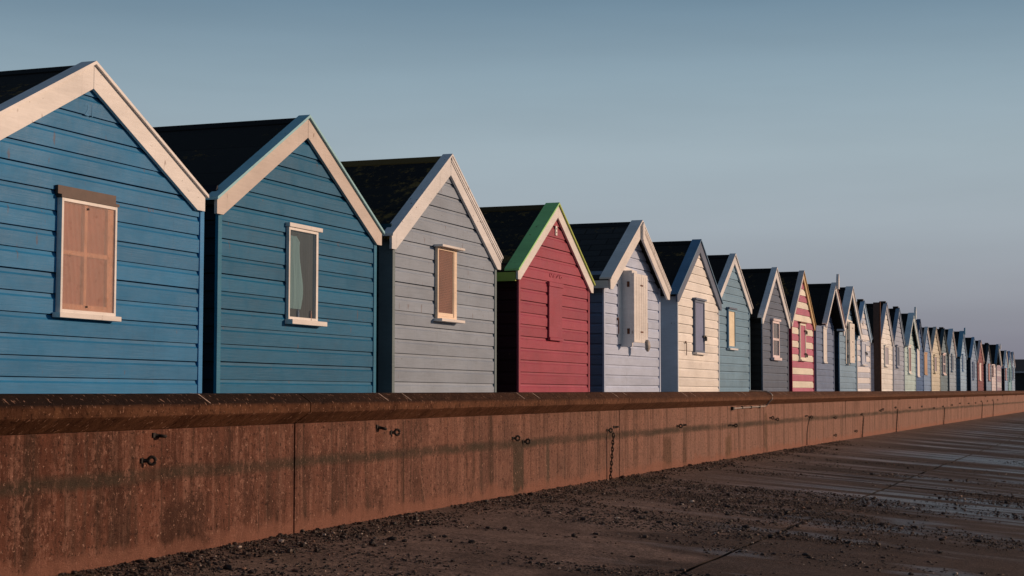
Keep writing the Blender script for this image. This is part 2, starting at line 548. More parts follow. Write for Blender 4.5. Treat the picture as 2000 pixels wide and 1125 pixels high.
# ------------------------------------------------------------------ sea wall
def concrete(name, kind):
    m, t, b = new_mat(name)
    uv = nd(t, 'ShaderNodeTexCoord').outputs['UV']       # u metres along, v metres up
    sp = nd(t, 'ShaderNodeSeparateXYZ')
    t.links.new(uv, sp.inputs[0])
    V = sp.outputs['Y']
    fine = noise(t, uv, 90, 5, 0.75)
    agg = noise(t, uv, 45, 6, 0.85)
    mid = noise(t, uv, 4, 6, 0.7)
    if kind == 'face':
        body = noise(t, mapping(t, uv, (3.2, 1.6, 1)), 1, 8, 0.72)
        c = mixc(t, mrange(t, body, 0.40, 0.60), (0.085, 0.030, 0.018), (0.205, 0.082, 0.053))
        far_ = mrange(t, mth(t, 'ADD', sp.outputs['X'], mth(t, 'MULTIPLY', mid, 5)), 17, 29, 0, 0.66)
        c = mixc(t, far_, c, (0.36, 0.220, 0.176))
        # pale lime runs
        st = noise(t, mapping(t, uv, (16, 0.9, 1)), 1, 6, 0.72)
        stm = mth(t, 'MULTIPLY', mrange(t, st, 0.50, 0.62), mrange(t, agg, 0.38, 0.56))
        c = mixc(t, mth(t, 'MULTIPLY', stm, 0.6), c, (0.42, 0.225, 0.17))
        # dark damp runs
        ds = noise(t, mapping(t, uv, (5.5, 0.35, 1), (7, 3, 0)), 1, 5, 0.65)
        dsm = mrange(t, ds, 0.53, 0.70, 0, 0.75)
        c = mixc(t, dsm, c, (0.075, 0.040, 0.026))
        thin = noise(t, mapping(t, uv, (2.2, 0.05, 1), (1.5, 9, 0)), 1, 2, 0.4)
        line = mrange(t, mth(t, 'ABSOLUTE', mth(t, 'SUBTRACT', thin, 0.5)), 0.0, 0.012, 0.55, 0)
        c = mixc(t, line, c, (0.05, 0.035, 0.025))
        # green-grey horizontal stain at half height
        wob = mth(t, 'MULTIPLY', mth(t, 'SUBTRACT', noise(t, uv, 1.3, 4), 0.5), 0.05)
        dv = mth(t, 'ABSOLUTE', mth(t, 'SUBTRACT', mth(t, 'ADD', V, wob), 0.40))
        bandm = mth(t, 'MULTIPLY', mrange(t, dv, 0.045, 0.012), mrange(t, noise(t, mapping(t, uv, (1.0, 3, 1)), 2, 5, 0.7), 0.30, 0.60, 0.25, 0.85))
        c = mixc(t, bandm, c, (0.062, 0.050, 0.034))
        # sand-scoured pale foot with a ragged top edge
        wob2 = mth(t, 'MULTIPLY', mth(t, 'SUBTRACT', noise(t, mapping(t, uv, (3, 0.6, 1)), 1, 5, 0.7), 0.5), 0.32)
        foot = mrange(t, mth(t, 'ADD', V, wob2), 0.09, 0.04, 0, 0.45)
        c = mixc(t, foot, c, (0.27, 0.125, 0.088))
        # damp algae patches under a few of the ring bolts
        for u0, hw_, vt, col_, k_ in ((arc(13.42), 0.16, 0.43, (0.060, 0.050, 0.034), 0.85), (arc(14.1), 0.05, 0.42, (0.075, 0.062, 0.045), 0.7), (arc(17.85), 0.22, 0.36, (0.105, 0.058, 0.034), 0.75),
                                     (arc(18.55), 0.09, 0.45, (0.085, 0.048, 0.03), 0.7), (arc(8.55), 0.28, 0.30, (0.065, 0.028, 0.018), 0.8), (arc(22.75), 0.10, 0.55, (0.10, 0.06, 0.035), 0.7), (arc(20.6), 0.2, 0.3, (0.13, 0.075, 0.035), 0.6)):
            du = mth(t, 'ABSOLUTE', mth(t, 'SUBTRACT', mth(t, 'ADD', sp.outputs['X'], mth(t, 'MULTIPLY', mth(t, 'SUBTRACT', noise(t, mapping(t, uv, (6, 2.5, 1)), 1, 4), 0.5), 0.22)), u0))
            pm_ = mth(t, 'MULTIPLY', mrange(t, du, hw_, hw_*0.7), mrange(t, mth(t, 'ADD', V, mth(t, 'MULTIPLY', mth(t, 'SUBTRACT', mid, 0.5), 0.2)), vt, vt-0.06))
            c = mixc(t, mth(t, 'MULTIPLY', pm_, k_), c, col_)
        # exposed aggregate
        near = mrange(t, sp.outputs['X'], 27, 15, 0.35, 1.0)
        blot = noise(t, mapping(t, uv, (7, 4, 1)), 1, 7, 0.78)
        c = mixc(t, mth(t, 'MULTIPLY', mrange(t, blot, 0.52, 0.62, 0, 0.7), near), c, (0.060, 0.024, 0.015))
        # clusters of pale bare concrete and shell, broken up by pits
        clus = noise(t, mapping(t, uv, (6.0, 1.5, 1), (4, 2, 0)), 1, 5, 0.66)
        spk = noise(t, mapping(t, uv, (1.0, 0.75, 1)), 27, 6, 0.82)
        c = mixc(t, mth(t, 'MULTIPLY', mrange(t, clus, 0.50, 0.62, 0.06, 1.0), mrange(t, spk, 0.50, 0.56, 0, 0.8)), c, (0.36, 0.185, 0.135))
        spk2 = noise(t, mapping(t, uv, (1.0, 0.8, 1), (3, 1, 0)), 40, 3, 0.7)
        c = mixc(t, mth(t, 'MULTIPLY', mrange(t, spk2, 0.625, 0.66, 0, 0.7), near), c, (0.60, 0.36, 0.27))
        pit = noise(t, mapping(t, uv, (1, 1, 1), (9, 4, 0)), 34, 5, 0.8)
        c = mixc(t, mrange(t, pit, 0.45, 0.39, 0, 0.85), c, (0.030, 0.013, 0.009))
        c = mixc(t, mth(t, 'MULTIPLY', bandm, 0.62), c, (0.050, 0.039, 0.027))
        c = mixc(t, mth(t, 'MULTIPLY', dsm, 0.5), c, (0.050, 0.024, 0.016))
        rag = mth(t, 'MULTIPLY', mth(t, 'SUBTRACT', noise(t, mapping(t, uv, (1.6, 0.4, 1), (5, 5, 0)), 1, 6, 0.7), 0.5), 0.55)
        ft = mrange(t, mth(t, 'ADD', V, rag), 0.085, 0.05, 0, 0.55)
        c = mixc(t, ft, c, (0.30, 0.138, 0.096))
    else:
        c = mixc(t, mrange(t, mid, 0.36, 0.64), (0.085, 0.036, 0.020), (0.20, 0.094, 0.054))
        c = mixc(t, mrange(t, noise(t, mapping(t, uv, (0.5, 1, 1)), 1, 4), 0.4, 0.65, 0, 0.6), c, (0.060, 0.028, 0.016))
        ob = noise(t, mapping(t, uv, (9, 3, 1)), 1, 5, 0.7)
        c = mixc(t, mrange(t, ob, 0.5, 0.66, 0, 0.6), c, (0.22, 0.105, 0.055))
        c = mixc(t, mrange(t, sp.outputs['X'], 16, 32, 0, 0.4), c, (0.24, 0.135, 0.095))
        # black lichen on the upper arris, thickest at the near end
        lich = mth(t, 'MULTIPLY', mrange(t, V, 0.728, 0.748), mrange(t, noise(t, uv, 20, 6, 0.8), 0.28, 0.5, 0.75, 1.0))
        lich = mth(t, 'MULTIPLY', lich, mrange(t, sp.outputs['X'], 15, 25, 0.97, 0.35))
        c = mixc(t, lich, c, (0.022, 0.014, 0.011))
        c = mixc(t, mrange(t, noise(t, uv, 32, 5, 0.8), 0.45, 0.38, 0, 0.8), c, (0.022, 0.011, 0.008))
        # salt and shell specks
        c = mixc(t, mth(t, 'MULTIPLY', mrange(t, noise(t, mapping(t, uv, (1, 0.6, 1)), 62, 3, 0.6), 0.63, 0.67, 0, 0.85), mrange(t, sp.outputs['X'], 14, 26, 1.0, 0.4)), c, (0.56, 0.33, 0.23))
    t.links.new(c, b.inputs['Base Color'])
    b.inputs['Roughness'].default_value = 0.85
    b.inputs['Specular IOR Level'].default_value = 0.2 if kind == 'face' else 0.06
    h = mth(t, 'ADD', mth(t, 'MULTIPLY', agg, 1.2), mth(t, 'ADD', mth(t, 'MULTIPLY', mid, 0.8), mth(t, 'MULTIPLY', fine, 0.6)))
    bump(t, b, h, 0.9, 0.012)
    return m
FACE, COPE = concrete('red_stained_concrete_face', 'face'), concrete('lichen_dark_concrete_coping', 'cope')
FILL = simple('joint_filler', (0.035, 0.022, 0.018), 0.9)
CREAMMARK = simple('old_white_marking', (0.60, 0.46, 0.38), 0.8, 0, 0.4, 40)
def top_z(Y):
    return EYE-0.004+0.00145*max(0, Y-8)*0.95
sea_wall = empty('sea_wall', wall_fr(9.7)[0])
tag(sea_wall, 'long low red-brown concrete sea wall with dark rounded coping in front of the huts', 'sea wall')
O = Vector(sea_wall.location)
def sweep(mb, prof, y0, y1, step, caps=True, chip=0.0):
    """prof(Y) -> list of (outward, z); sweeps along the curve of the wall, in the wall's own coordinates"""
    k = max(1, int(round((y1-y0)/step)))
    rows = []
    for i in range(k+1):
        Y = y0+(y1-y0)*i/k
        p, t, nn = wall_fr(Y)
        rw = []
        for j, (o, z) in enumerate(prof(Y)):
            if chip and 0 < j < 7:
                a1 = mnoise.noise(Vector((arc(Y)*7.0, j*1.7, 3)))+0.6*mnoise.noise(Vector((arc(Y)*21.0, j*2.9, 8)))
                k_ = chip*(a1 if a1 < 0.25 else 0.25)
                o, z = o+k_, z+k_*0.6
            rw.append(p+nn*o+Vector((0, 0, z))-O)
        rows.append((rw, arc(Y), prof(Y)))
    for a, b_ in zip(rows, rows[1:]):
        for j in range(len(a[0])-1):
            da, db = a[2], b_[2]
            uvs = [(a[1], da[j][1]), (a[1], da[j+1][1]), (b_[1], db[j+1][1]), (b_[1], db[j][1])]
            mb.face([a[0][j], a[0][j+1], b_[0][j+1], b_[0][j]], uv=uvs)
    if caps:
        for rw in (rows[0], rows[-1]):
            mb.face(rw[0], uv=[(rw[1], z) for o, z in rw[2]])
def face_prof(Y):
    d = top_z(Y)-EYE
    return [(0.0, -0.08), (0.0, 0.625+d), (-0.28, 0.625+d), (-0.28, -0.08)]
def cope_prof(Y):
    d = top_z(Y)
    return [(0.0, d-0.173), (0.094, d-0.112), (0.100, d-0.106), (0.102, d-0.062), (0.0965, d-0.052), (0.070, d-0.0335), (0.030, d-0.006), (-0.02, d), (-0.33, d-0.006), (-0.33, d-0.10), (-0.28, d-0.173)]
wj = [9.7+6.45*k for k in range(-2, 17)]
for k, (a, b_) in enumerate(zip(wj, wj[1:])):
    st = 0.5 if a < 40 else 1.6
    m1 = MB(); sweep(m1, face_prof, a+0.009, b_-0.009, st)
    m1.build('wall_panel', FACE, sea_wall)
    m2 = MB(); sweep(m2, cope_prof, a+0.006, b_-0.006, 0.05 if a < 17 else 0.15 if a < 40 else 1.6, chip=0.007 if a < 40 else 0)
    m2.build('coping', COPE, sea_wall)
    m3 = MB(); sweep(m3, lambda Y: [(-0.022, -0.05), (-0.022, 0.62), (0.06, top_z(Y)-0.125), (0.075, top_z(Y)-0.06), (-0.02, top_z(Y)-0.03), (-0.2, top_z(Y)-0.04), (-0.2, -0.05)], b_-0.03, b_+0.03, 0.06)
    m3.build('joint_filler', FILL, sea_wall)
# pairs of pale diagonal marks on the coping arris
for k in range(18):
    y = 8.24+2.52*k
    for dy in (0.0, 0.36):
        if k == 0 and dy == 0:
            continue
        p0, t0, n0 = wall_fr(y+dy)
        mb = MB()
        w = random.uniform(0.009, 0.016)
        d = top_z(y)
        q = [(-0.02, d+0.0025, 0.0), (0.030, d-0.0035, 0.004), (0.070, d-0.0305, 0.006), (0.0975, d-0.0495, 0.008), (0.1045, d-0.0600, 0.010)]
        q = q[:random.choice((3, 4, 4))]
        for (o0, z0, s0), (o1, z1, s1) in zip(q, q[1:]):
            pts = []
            for o, z, s, ww in ((o0, z0, s0, -w), (o1, z1, s1, -w*0.7), (o1, z1, s1, w*0.7), (o0, z0, s0, w)):
                pts.append(p0+n0*o+t0*(s+ww/2)+Vector((0, 0, z))-O)
            mb.face(pts)
        mb.build('painted_mark', CREAMMARK, sea_wall)

# ------------------------------------------------------------------ beach huts
PITCH = 0.112
def shiplap(mb, z0, z1, half, at, pitch=PITCH, rnd=None, stripes=None, cut=None):
    """weatherboards from z0 to z1; half(z)->(left,right) extent; at(u,o,z)->point"""
    rnd = rnd or random
    z = z0
    k = 0
    while z < z1:
        p = pitch
        jl, jr = rnd.uniform(-0.0016, 0.0016), rnd.uniform(-0.0016, 0.0016)
        d = rnd.uniform(-0.0012, 0.0012)
        prof = [(0.0, -0.002), (0.0, 0.014+d), (0.70*p, 0.0150+d), (0.80*p, 0.0070+d), (0.955*p, 0.003), (0.955*p, -0.010), (p, -0.010)]
        mi = stripes(k) if stripes else 0
        base = len(mb.v)
        vs, ok = [], True
        cnt = 0
        for dz, o in prof:
            l, r = half(min(z+dz, 9))
            if r-l < 0.01:
                break
            vs.append(at(l, o, z+dz+jl))
            vs.append(at(r, o, z+dz+jr))
            cnt += 1
        if cnt >= 2:
            fs = [(2*i, 2*i+1, 2*i+3, 2*i+2) for i in range(cnt-1)]
            fs.append(tuple(2*i for i in range(cnt)))
            fs.append(tuple(2*i+1 for i in reversed(range(cnt))))
            mb.raw(vs, fs, mi)
        z += p
        k += 1

PINK = alb(226, 200, 186)
def make_hut(H):
    rnd = random.Random(H['id']*31+5)
    W, zr, zt, D = H['W'], H['ridge'], H['tip'], H.get('D', 2.5)
    T = W/2+H.get('ov', 0.085)
    pr = H.get('p', 0.040)                      # how far the barge boards stand out from the wall
    vh = H.get('vh', 0.15)-0.018
    cap_d = H.get('cap', 0.075)
    q0 = row_pt(H['s']-W/2)
    vd = Vector((q0.x, q0.y, 0)).normalized()
    obl = vd.dot(RD)/abs(vd.dot(RN))
    c = H['s']-W/2-min(0.16, 0.02*obl)
    pos = row_pt(c, H.get('back', 0))
    root = empty('beach_hut', pos, ROW_A+rnd.uniform(-0.006, 0.006))
    root.rotation_euler[1] = rnd.uniform(-0.004, 0.004)
    H['du'] = -min(0.16, 0.02*obl)
    tag(root, H['label'], 'beach hut', 'beach huts in a row behind the sea wall')
    sl = (zr-zt)/T
    def zroof(u):
        return zr-sl*abs(u)
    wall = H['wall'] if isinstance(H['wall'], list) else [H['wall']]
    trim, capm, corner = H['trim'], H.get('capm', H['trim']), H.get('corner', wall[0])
    side = H.get('side', wall[0])  # some side colours are darkened to carry the shade between huts
    hw = W/2
    def half(z):
        zz = z+vh*0.45
        if zz <= zroof(hw):
            return (-hw+0.012, hw-0.012)
        u = (zr-zz)/sl
        return (-max(u, 0), max(u, 0))
    fw = MB()
    shiplap(fw, 0.10, zr, half, lambda u, o, z: (u, -o, z), rnd=rnd, stripes=H.get('stripes'), pitch=H.get('pitch', PITCH))
    fw.build('front_wall', wall, root)
    ez = zroof(hw)-0.03
    for sgn in (-1, 1):
        sm = MB()
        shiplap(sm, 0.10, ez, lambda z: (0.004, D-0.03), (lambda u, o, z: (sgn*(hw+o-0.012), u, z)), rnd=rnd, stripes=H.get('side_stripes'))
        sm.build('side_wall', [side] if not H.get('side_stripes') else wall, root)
        cp = MB()
        cw = H.get('cw', 0.035)
        x0, x1 = (hw-cw, hw+0.012) if sgn > 0 else (-hw-0.012, -hw+cw)
        cp.box(x0, x1, -0.021, H.get('cs', 0.001), 0.06, zroof(hw)-0.035)
        cp.build('corner_post', corner, root, bevel=0.002)
    rw = MB()
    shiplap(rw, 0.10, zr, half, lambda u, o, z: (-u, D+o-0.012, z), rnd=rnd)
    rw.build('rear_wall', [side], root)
    fl = MB()
    fl.box(-hw+0.03, hw-0.03, 0.03, D-0.03, 0.0, 0.096)
    fl.build('floor_frame', DARKIN, root)
    # roof slopes, each a slab with metric UVs (u along the ridge, v up the slope)
    felt = FELT[H.get('felt', 1)]
    for sgn in (-1, 1):
        rm = MB()
        y0, y1 = -pr+0.024, D+0.06
        n_ = 8
        sag = [rnd.uniform(-0.004, 0.004) for _ in range(n_+1)]
        sll = math.hypot(T, zr-zt)
        tt, th = 0.005, 0.028
        for i in range(n_):
            ya, yb = y0+(y1-y0)*i/n_, y0+(y1-y0)*(i+1)/n_
            A = (sgn*T, ya, zt-tt+sag[i]); B = (sgn*T, yb, zt-tt+sag[i+1])
            C_ = (sgn*0.001, yb, zr-tt); Dd = (sgn*0.001, ya, zr-tt)
            q = [A, B, C_, Dd] if sgn < 0 else [B, A, Dd, C_]
            ul = [(ya, 0), (yb, 0), (yb, sll), (ya, sll)] if sgn < 0 else [(yb, 0), (ya, 0), (ya, sll), (yb, sll)]
            rm.face(q, uv=ul)
            dn = [(x, y, z-th) for x, y, z in q][::-1]
            rm.face(dn, uv=ul[::-1])
            rm.face([(A[0], ya, A[2]), (B[0], yb, B[2]), (B[0], yb, B[2]-th), (A[0], ya, A[2]-th)], uv=[(ya, 0), (yb, 0), (yb, .03), (ya, .03)])
        for yy_ in (y0, y1):
            q = [(sgn*T, yy_, zt-tt), (0, yy_, zr-tt), (0, yy_, zr-tt-th), (sgn*T, yy_, zt-tt-th)]
            rm.face(q, uv=[(0, 0)]*4)
        rm.build('roof_slope', felt, root)
    rc = MB()
    for sgn in (-1, 1):
        x1 = 0.085
        q = [(0, zr+0.004), (sgn*x1, zr+0.004-sl*x1), (sgn*x1, zr-0.006-sl*x1), (0, zr-0.006)]
        if sgn > 0:
            q = q[::-1]
        rc.prism(q, -pr+cap_d, D+0.058)
    rc.build('ridge_cap', H.get('ridgem', felt), root)
    # barge boards with their cap strips
    hb = min(vh*0.68, vh)
    for sgn in (-1, 1):
        dx = (vh-hb)/sl
        poly = [(-0.0016, zr), (-T, zt), (-T, zt-hb), (-T+dx, zt-hb), (-0.0016, zr-vh)]
        bb = MB()
        q = [(sgn*-x, z) for x, z in poly]
        if sgn > 0:
            pass
        q = q if sgn < 0 else q[::-1]
        bb.prism(q, -pr, -pr+0.022)
        o = bb.build('barge_board', H.get('trimR', trim) if sgn > 0 else trim, root, bevel=0.0015)
        cc = MB()
        h = 0.020
        To = T+0.018
        q = [(0, zr+h), (sgn*To, zr+h-sl*To), (sgn*To, zr-sl*To+0.001), (0, zr+0.001)]
        q = q if sgn < 0 else q[::-1]
        cc.prism(q, -pr-0.016, -pr+cap_d)
        cc.build('barge_cap', H.get('capR', capm) if sgn > 0 else capm, root)
        if H.get('mould') and sgn > 0:
            for j, (d0, d1, oo) in enumerate(((0.0, 0.028, 0.011), (0.031, 0.047, 0.006))):
                mo = MB()
                q = [(0.0, zr-d0), (T, zt-d0), (T, zt-d1), (0.0, zr-d1)]
                mo.prism(q[::-1], -pr-oo, -pr-0.0005)
                mo.build('moulding', trim, root)
    if H.get('eave'):
        ea = MB()
        ea.box(-T-0.008, -T+0.016, -pr+0.026, D+0.05, zt-0.105, zt-0.022)
        ea.build('eave_board', H['eave'], root)
    if H.get('finial'):
        fi = MB()
        fh = H['finial']
        fi.prism([(-0.05, zr-vh*0.9), (0.05, zr-vh*0.9), (0.05, zr+0.06), (0.012, zr+fh), (-0.012, zr+fh), (-0.05, zr+0.06)], -pr-0.062, -pr-0.017)
        fi.build('finial', trim, root)
    if H.get('apex_block'):
        fi = MB()
        fi.prism([(-0.035, zr-0.20), (-0.012, zr-0.225), (0.02, zr-0.215), (0.035, zr-0.185), (0.035, zr-0.045), (0.0, zr-0.002), (-0.035, zr-0.045)], -pr-0.030, -pr-0.0005)
        fi.build('apex_block', trim, root, bevel=0.003)
    if 'win' in H:
        make_window(H, root, rnd)
    for ex in H.get('extra', []):
        ex(H, root)
    return root

def frame_mb(u0, u1, z0, z1, w, y0, y1, wr=None):
    mb = MB()
    wr = wr or w
    mb.box(u0, u0+w, y0, y1, z0, z1)
    mb.box(u1-wr, u1, y0, y1, z0, z1)
    mb.box(u0+w, u1-wr, y0, y1, z1-w, z1)
    mb.box(u0+w, u1-wr, y0, y1, z0, z0+w)
    return mb
def make_window(H, root, rnd):
    """one window or shutter: (kind, u0, u1, z0, z1, colours...) in the hut's own coordinates"""
    w = H['win']
    kind, u0, u1, z0, z1 = w[:5]
    du = H['du']*(-0.6 if kind == 'boxshutter' else 1.0)
    u0, u1 = u0+du, u1+du-0.02
    fm = H.get('winm') or paint('window_white', PINK, 0.3)
    if kind == 'ribbed':
        win = frame_mb(u0, u1, z0, z1, 0.018, -0.046, -0.014).build('window', fm, root, bevel=0.001)
        bk = MB(); bk.box(u0+.019, u1-.019, -0.0200, -0.016, z0+.019, z1-.019)
        bk.build('blind', simple('buff_blind', alb(170, 114, 104), 0.9, 0, 0.3, 7), win)
        mu = MB()
        mid, zm = (u0+u1)/2-0.025, z0+(z1-z0)*0.53
        mu.box(mid-.013, mid+.013, -0.036, -0.0205, z0+.019, z1-.019)
        mu.box(u0+.019, mid-.0135, -0.0345, -0.0205, zm-.012, zm+.012)
        mu.box(mid+.0135, u1-.019, -0.0345, -0.0205, zm-.012, zm+.012)
        mu.box(u1-.075, u1-.019, -0.0345, -0.0205, z0+.019, zm-.0125)
        mu.box(u1-.075, u1-.019, -0.0345, -0.0205, zm+.0125, z1-.019)
        mu.box(u0+.019, mid-.0135, -0.0345, -0.0205, z0+.019, z0+.05)
        mu.box(mid+.0135, u1-.0755, -0.0345, -0.0205, z0+.019, z0+.05)
        mu.build('glazing_bar', simple('glazing_bar_cream', (0.84, 0.78, 0.70), 0.6), win)
        pn = MB(); pn.box(u0+.0185, u1-.0185, -0.040, -0.0375, z0+.0185, z1-.0185)
        pn.build('pane', RIBBED, win)
        for zz in (z0+.035, z1-.045):
            sc = MB()
            sc.box(mid+.004, mid+.016, -0.045, -0.0405, zz, zz+.011)
            sc.build('screw', BLACK, win)
        hd = MB()
        hd.prism([(u0-.012, z1+.001), (u1+.010, z1+.001), (u1+.010, z1+.017), (u0-.012, z1+.017)], -0.052, -0.014)
        hd.prism([(u0-.022, z1+.020), (u1+.002, z1+.020), (u1+.002, z1+.066), (u0-.022, z1+.066)], -0.034, -0.016)
        hd.build('head_flashing', BROWN, win)
        si = MB(); si.box(u0-.028, u1+.028, -0.066, -0.014, z0-.028, z0-.001)
        si.build('sill', fm, win, bevel=0.002)
    elif kind == 'curtain':
        win = frame_mb(u0, u1, z0, z1, 0.018, -0.038, -0.014, 0.030).build('window', fm, root, bevel=0.001)
        bk = MB(); bk.box(u0+.019, u1-.031, -0.0175, -0.0155, z0+.019, z1-.019)
        bk.build('blind', cloth('charcoal_curtain', (0.105, 0.10, 0.10), 10), win)
        cu = MB()
        pts = []
        N = 14
        for i in range(N+1):
            f_ = i/N
            z = z0+.075+(z1-z0-.13)*f_
            wd = 0.190+0.03*math.sin(f_*5.2+0.4)-0.035*max(0, 0.25-f_)*4*0.5
            if f_ > .93: wd *= .7
            pts.append((z, wd))
        for (za, wa), (zb_, wb) in zip(pts, pts[1:]):
            cols = 6
            for j in range(cols):
                fa, fb = j/cols, (j+1)/cols
                dep = lambda q: -0.024+0.004*math.sin(q*14)
                cu.face([(u0+.022+wa*fa, dep(fa), za), (u0+.022+wa*fb, dep(fb), za), (u0+.022+wb*fb, dep(fb), zb_), (u0+.022+wb*fa, dep(fa), zb_)])
        cu.build('curtain', cloth('pale_teal_curtain', (0.30, 0.45, 0.49), 12), win, smooth=True)
        pn = MB(); pn.box(u0+.0185, u1-.0305, -0.034, -0.032, z0+.0185, z1-.0185)
        pn.build('pane', GLASS, win)
        for x, cc in ((u0+.16, (0.16, 0.24, 0.4)), (u1-.085, (0.5, 0.16, 0.09))):
            orn = MB()
            orn.tube([(x, -0.026, z0+.019), (x, -0.026, z0+.03), (x, -0.026, z0+.052)], 0.0075, 8)
            orn.tube([(x, -0.026, z0+.053), (x+.002, -0.026, z0+.072)], 0.0055, 8)
            orn.build('ornament', simple('ornament_glaze', cc, 0.4), win)
        hd = MB(); hd.box(u0-.012, u1+.045, -0.050, -0.014, z1+.001, z1+.030)
        hd.build('head_board', fm, win, bevel=0.003)
        si = MB(); si.box(u0-.01, u1+.075, -0.075, -0.014, z0-.034, z0-.001)
        si.build('sill', fm, win, bevel=0.003)
    elif kind == 'mesh':
        cream = paint('window_cream_old', alb(232, 190, 160), 0.5)
        win = frame_mb(u0, u1, z0, z1, 0.020, -0.042, -0.014, 0.06).build('window', cream, root, bevel=0.001)
        pn = MB(); pn.box(u0+.021, u1-.061, -0.032, -0.016, z0+.021, z1-.021)
        pn.build('mesh_screen', SCREEN, win)
        st = MB(); st.box(u1-.074, u1-.0615, -0.036, -0.0165, z0+.021, z1-.021); st.box(u0+.021, u1-.0745, -0.038, -0.033, z0+.021, z0+.05)
        st.build('stop_bead', cream, win)
        hd = MB(); hd.box(u0-.022, u1+.055, -0.095, -0.014, z1+.001, z1+.020)
        hd.build('head_board', paint('window_white', PINK, 0.3), win, bevel=0.002)
        si = MB(); si.box(u0-.030, u1+.060, -0.095, -0.014, z0-.024, z0-.001)
        si.build('sill', paint('window_white', PINK, 0.3), win, bevel=0.002)
    elif kind == 'shutter':            # plain closed shutter in its frame
        sm_ = w[5]
        win = MB(); win.box(u0, u1, -0.034, -0.014, z0, z1)
        win = win.build('shutter', sm_, root, bevel=0.003)
        hd = MB(); hd.box(u0-.015, u1+.02, -0.042, -0.014, z1+.001, z1+.045)
        hd.build('head_board', w[6] if len(w) > 6 else sm_, win, bevel=0.003)
        si = MB(); si.box(u0-.005, u1+.01, -0.046, -0.014, z0-.028, z0-.001)
        si.build('sill', w[6] if len(w) > 6 else sm_, win, bevel=0.002)
    elif kind == 'boxshutter':         # pair of boards standing out on a deep box
        sm_, dep = w[5], w[6]
        sh = MB()
        sh.box(u0, u0+.03, -dep, -0.014, z0-.05, z1+.03)
        sh.box(u0-.10, u0-.001, -0.030, -0.014, z0-.02, z1+.05)
        sh.box(u1-.05, u1-.02, -dep, -0.014, z0+.02, z1)
        root2 = sh.build('shutter_box', sm_, root, bevel=0.003)
        mid = u0+(u1-u0)*0.55
        for a, b_ in ((u0-.002, mid-.004), (mid+.004, u1)):
            lf = MB(); lf.box(a, b_, -dep-.024, -dep-.001, z0, z1)
            for q in (0.33, 0.66):
                lf.box(a+(b_-a)*q-.002, a+(b_-a)*q+.002, -dep-.0262, -dep-.0235, z0+.03, z1-.03)
            lf.build('shutter_leaf', H.get('leafm', sm_), root2, bevel=0.002)
        for zz in w[7]:
            hg = MB()
            hg.box(u0-.008, u0-.001, -dep*0.8, -dep*0.62, z0+(z1-z0)*zz, z0+(z1-z0)*zz+.06)
            hg.build('hinge', w[8], root2)
            hg = MB()
            hg.box(mid-.045, mid+.045, -dep-.030, -dep-.0265, z0+(z1-z0)*zz+.02, z0+(z1-z0)*zz+.036)
            hg.build('strap_hinge', w[8], root2)
        tp = MB(); tp.prism([(u0-.10, z1+.052), (u0+.0, z1+.036), (u0+.12, z1+.031), (u1-.06, z1+.031), (u1-.04, z1+.005), (u1-.0, z1+.005), (u1+.0, z1+.055), (u0-.06, z1+.085)], -0.05, -0.016)
        tp.build('head_board', sm_, root2)
    elif kind == 'panel':              # narrow board shutter standing between side trims
        fr, sm_ = w[5], w[6]
        win = frame_mb(u0, u1, z0, z1, w[7] if len(w) > 7 else 0.035, -0.044, -0.014).build('window', fr, root, bevel=0.002)
        fwid = (w[7] if len(w) > 7 else 0.035)+.0006
        pn = MB()
        pn.box(u0+fwid, u1-fwid, -0.032, -0.016, z0+fwid, z1-fwid)
        pn.build('panel', sm_, win)
        hd = MB(); hd.box(u0-.025, u1+.03, -0.064, -0.014, z1+.001, z1+.026)
        hd.build('head_board', w[8] if len(w) > 8 else fr, win)
        si = MB(); si.box(u0-.02, u1+.04, -0.070, -0.014, z0-.026, z0-.001)
        si.build('sill', w[9] if len(w) > 9 else fr, win, bevel=0.002)
        for zz in H.get('hasp', []):
            hs = MB()
            zc = z0+(z1-z0)*zz
            hs.box(u1-.10, u1+.035, -0.052, -0.0445, zc, zc+.028)
            hs.box(u1-.035, u1+.0, -0.074, -0.0525, zc-.045, zc+.01)
            hs.build('hasp', BLACK, win)
    elif kind == 'sash':
        win = frame_mb(u0, u1, z0, z1, 0.035, -0.048, -0.014).build('window', fm, root, bevel=0.001)
        bk = MB(); bk.box(u0+.036, u1-.036, -0.024, -0.016, z0+.036, z1-.036)
        bk.build('blind', cloth('pale_blind', w[5], 22), win)
        mu = MB(); zm = (z0+z1)/2
        mu.box(u0+.0355, u1-.0355, -0.044, -0.026, zm-.018, zm+.018)
        mu.build('glazing_bar', fm, win)
        pn = MB(); pn.box(u0+.0355, u1-.0355, -0.036, -0.0335, z0+.0355, zm-.0185); pn.box(u0+.0355, u1-.0355, -0.036, -0.0335, zm+.0185, z1-.0355)
        pn.build('pane', GLASS, win)
        hd = MB(); hd.box(u0-.035, u1+.04, -0.068, -0.014, z1+.001, z1+.035)
        hd.build('head_board', fm, win)
        si = MB(); si.box(u0-.035, u1+.05, -0.075, -0.014, z0-.045, z0-.001)
        si.build('sill', fm, win, bevel=0.003)

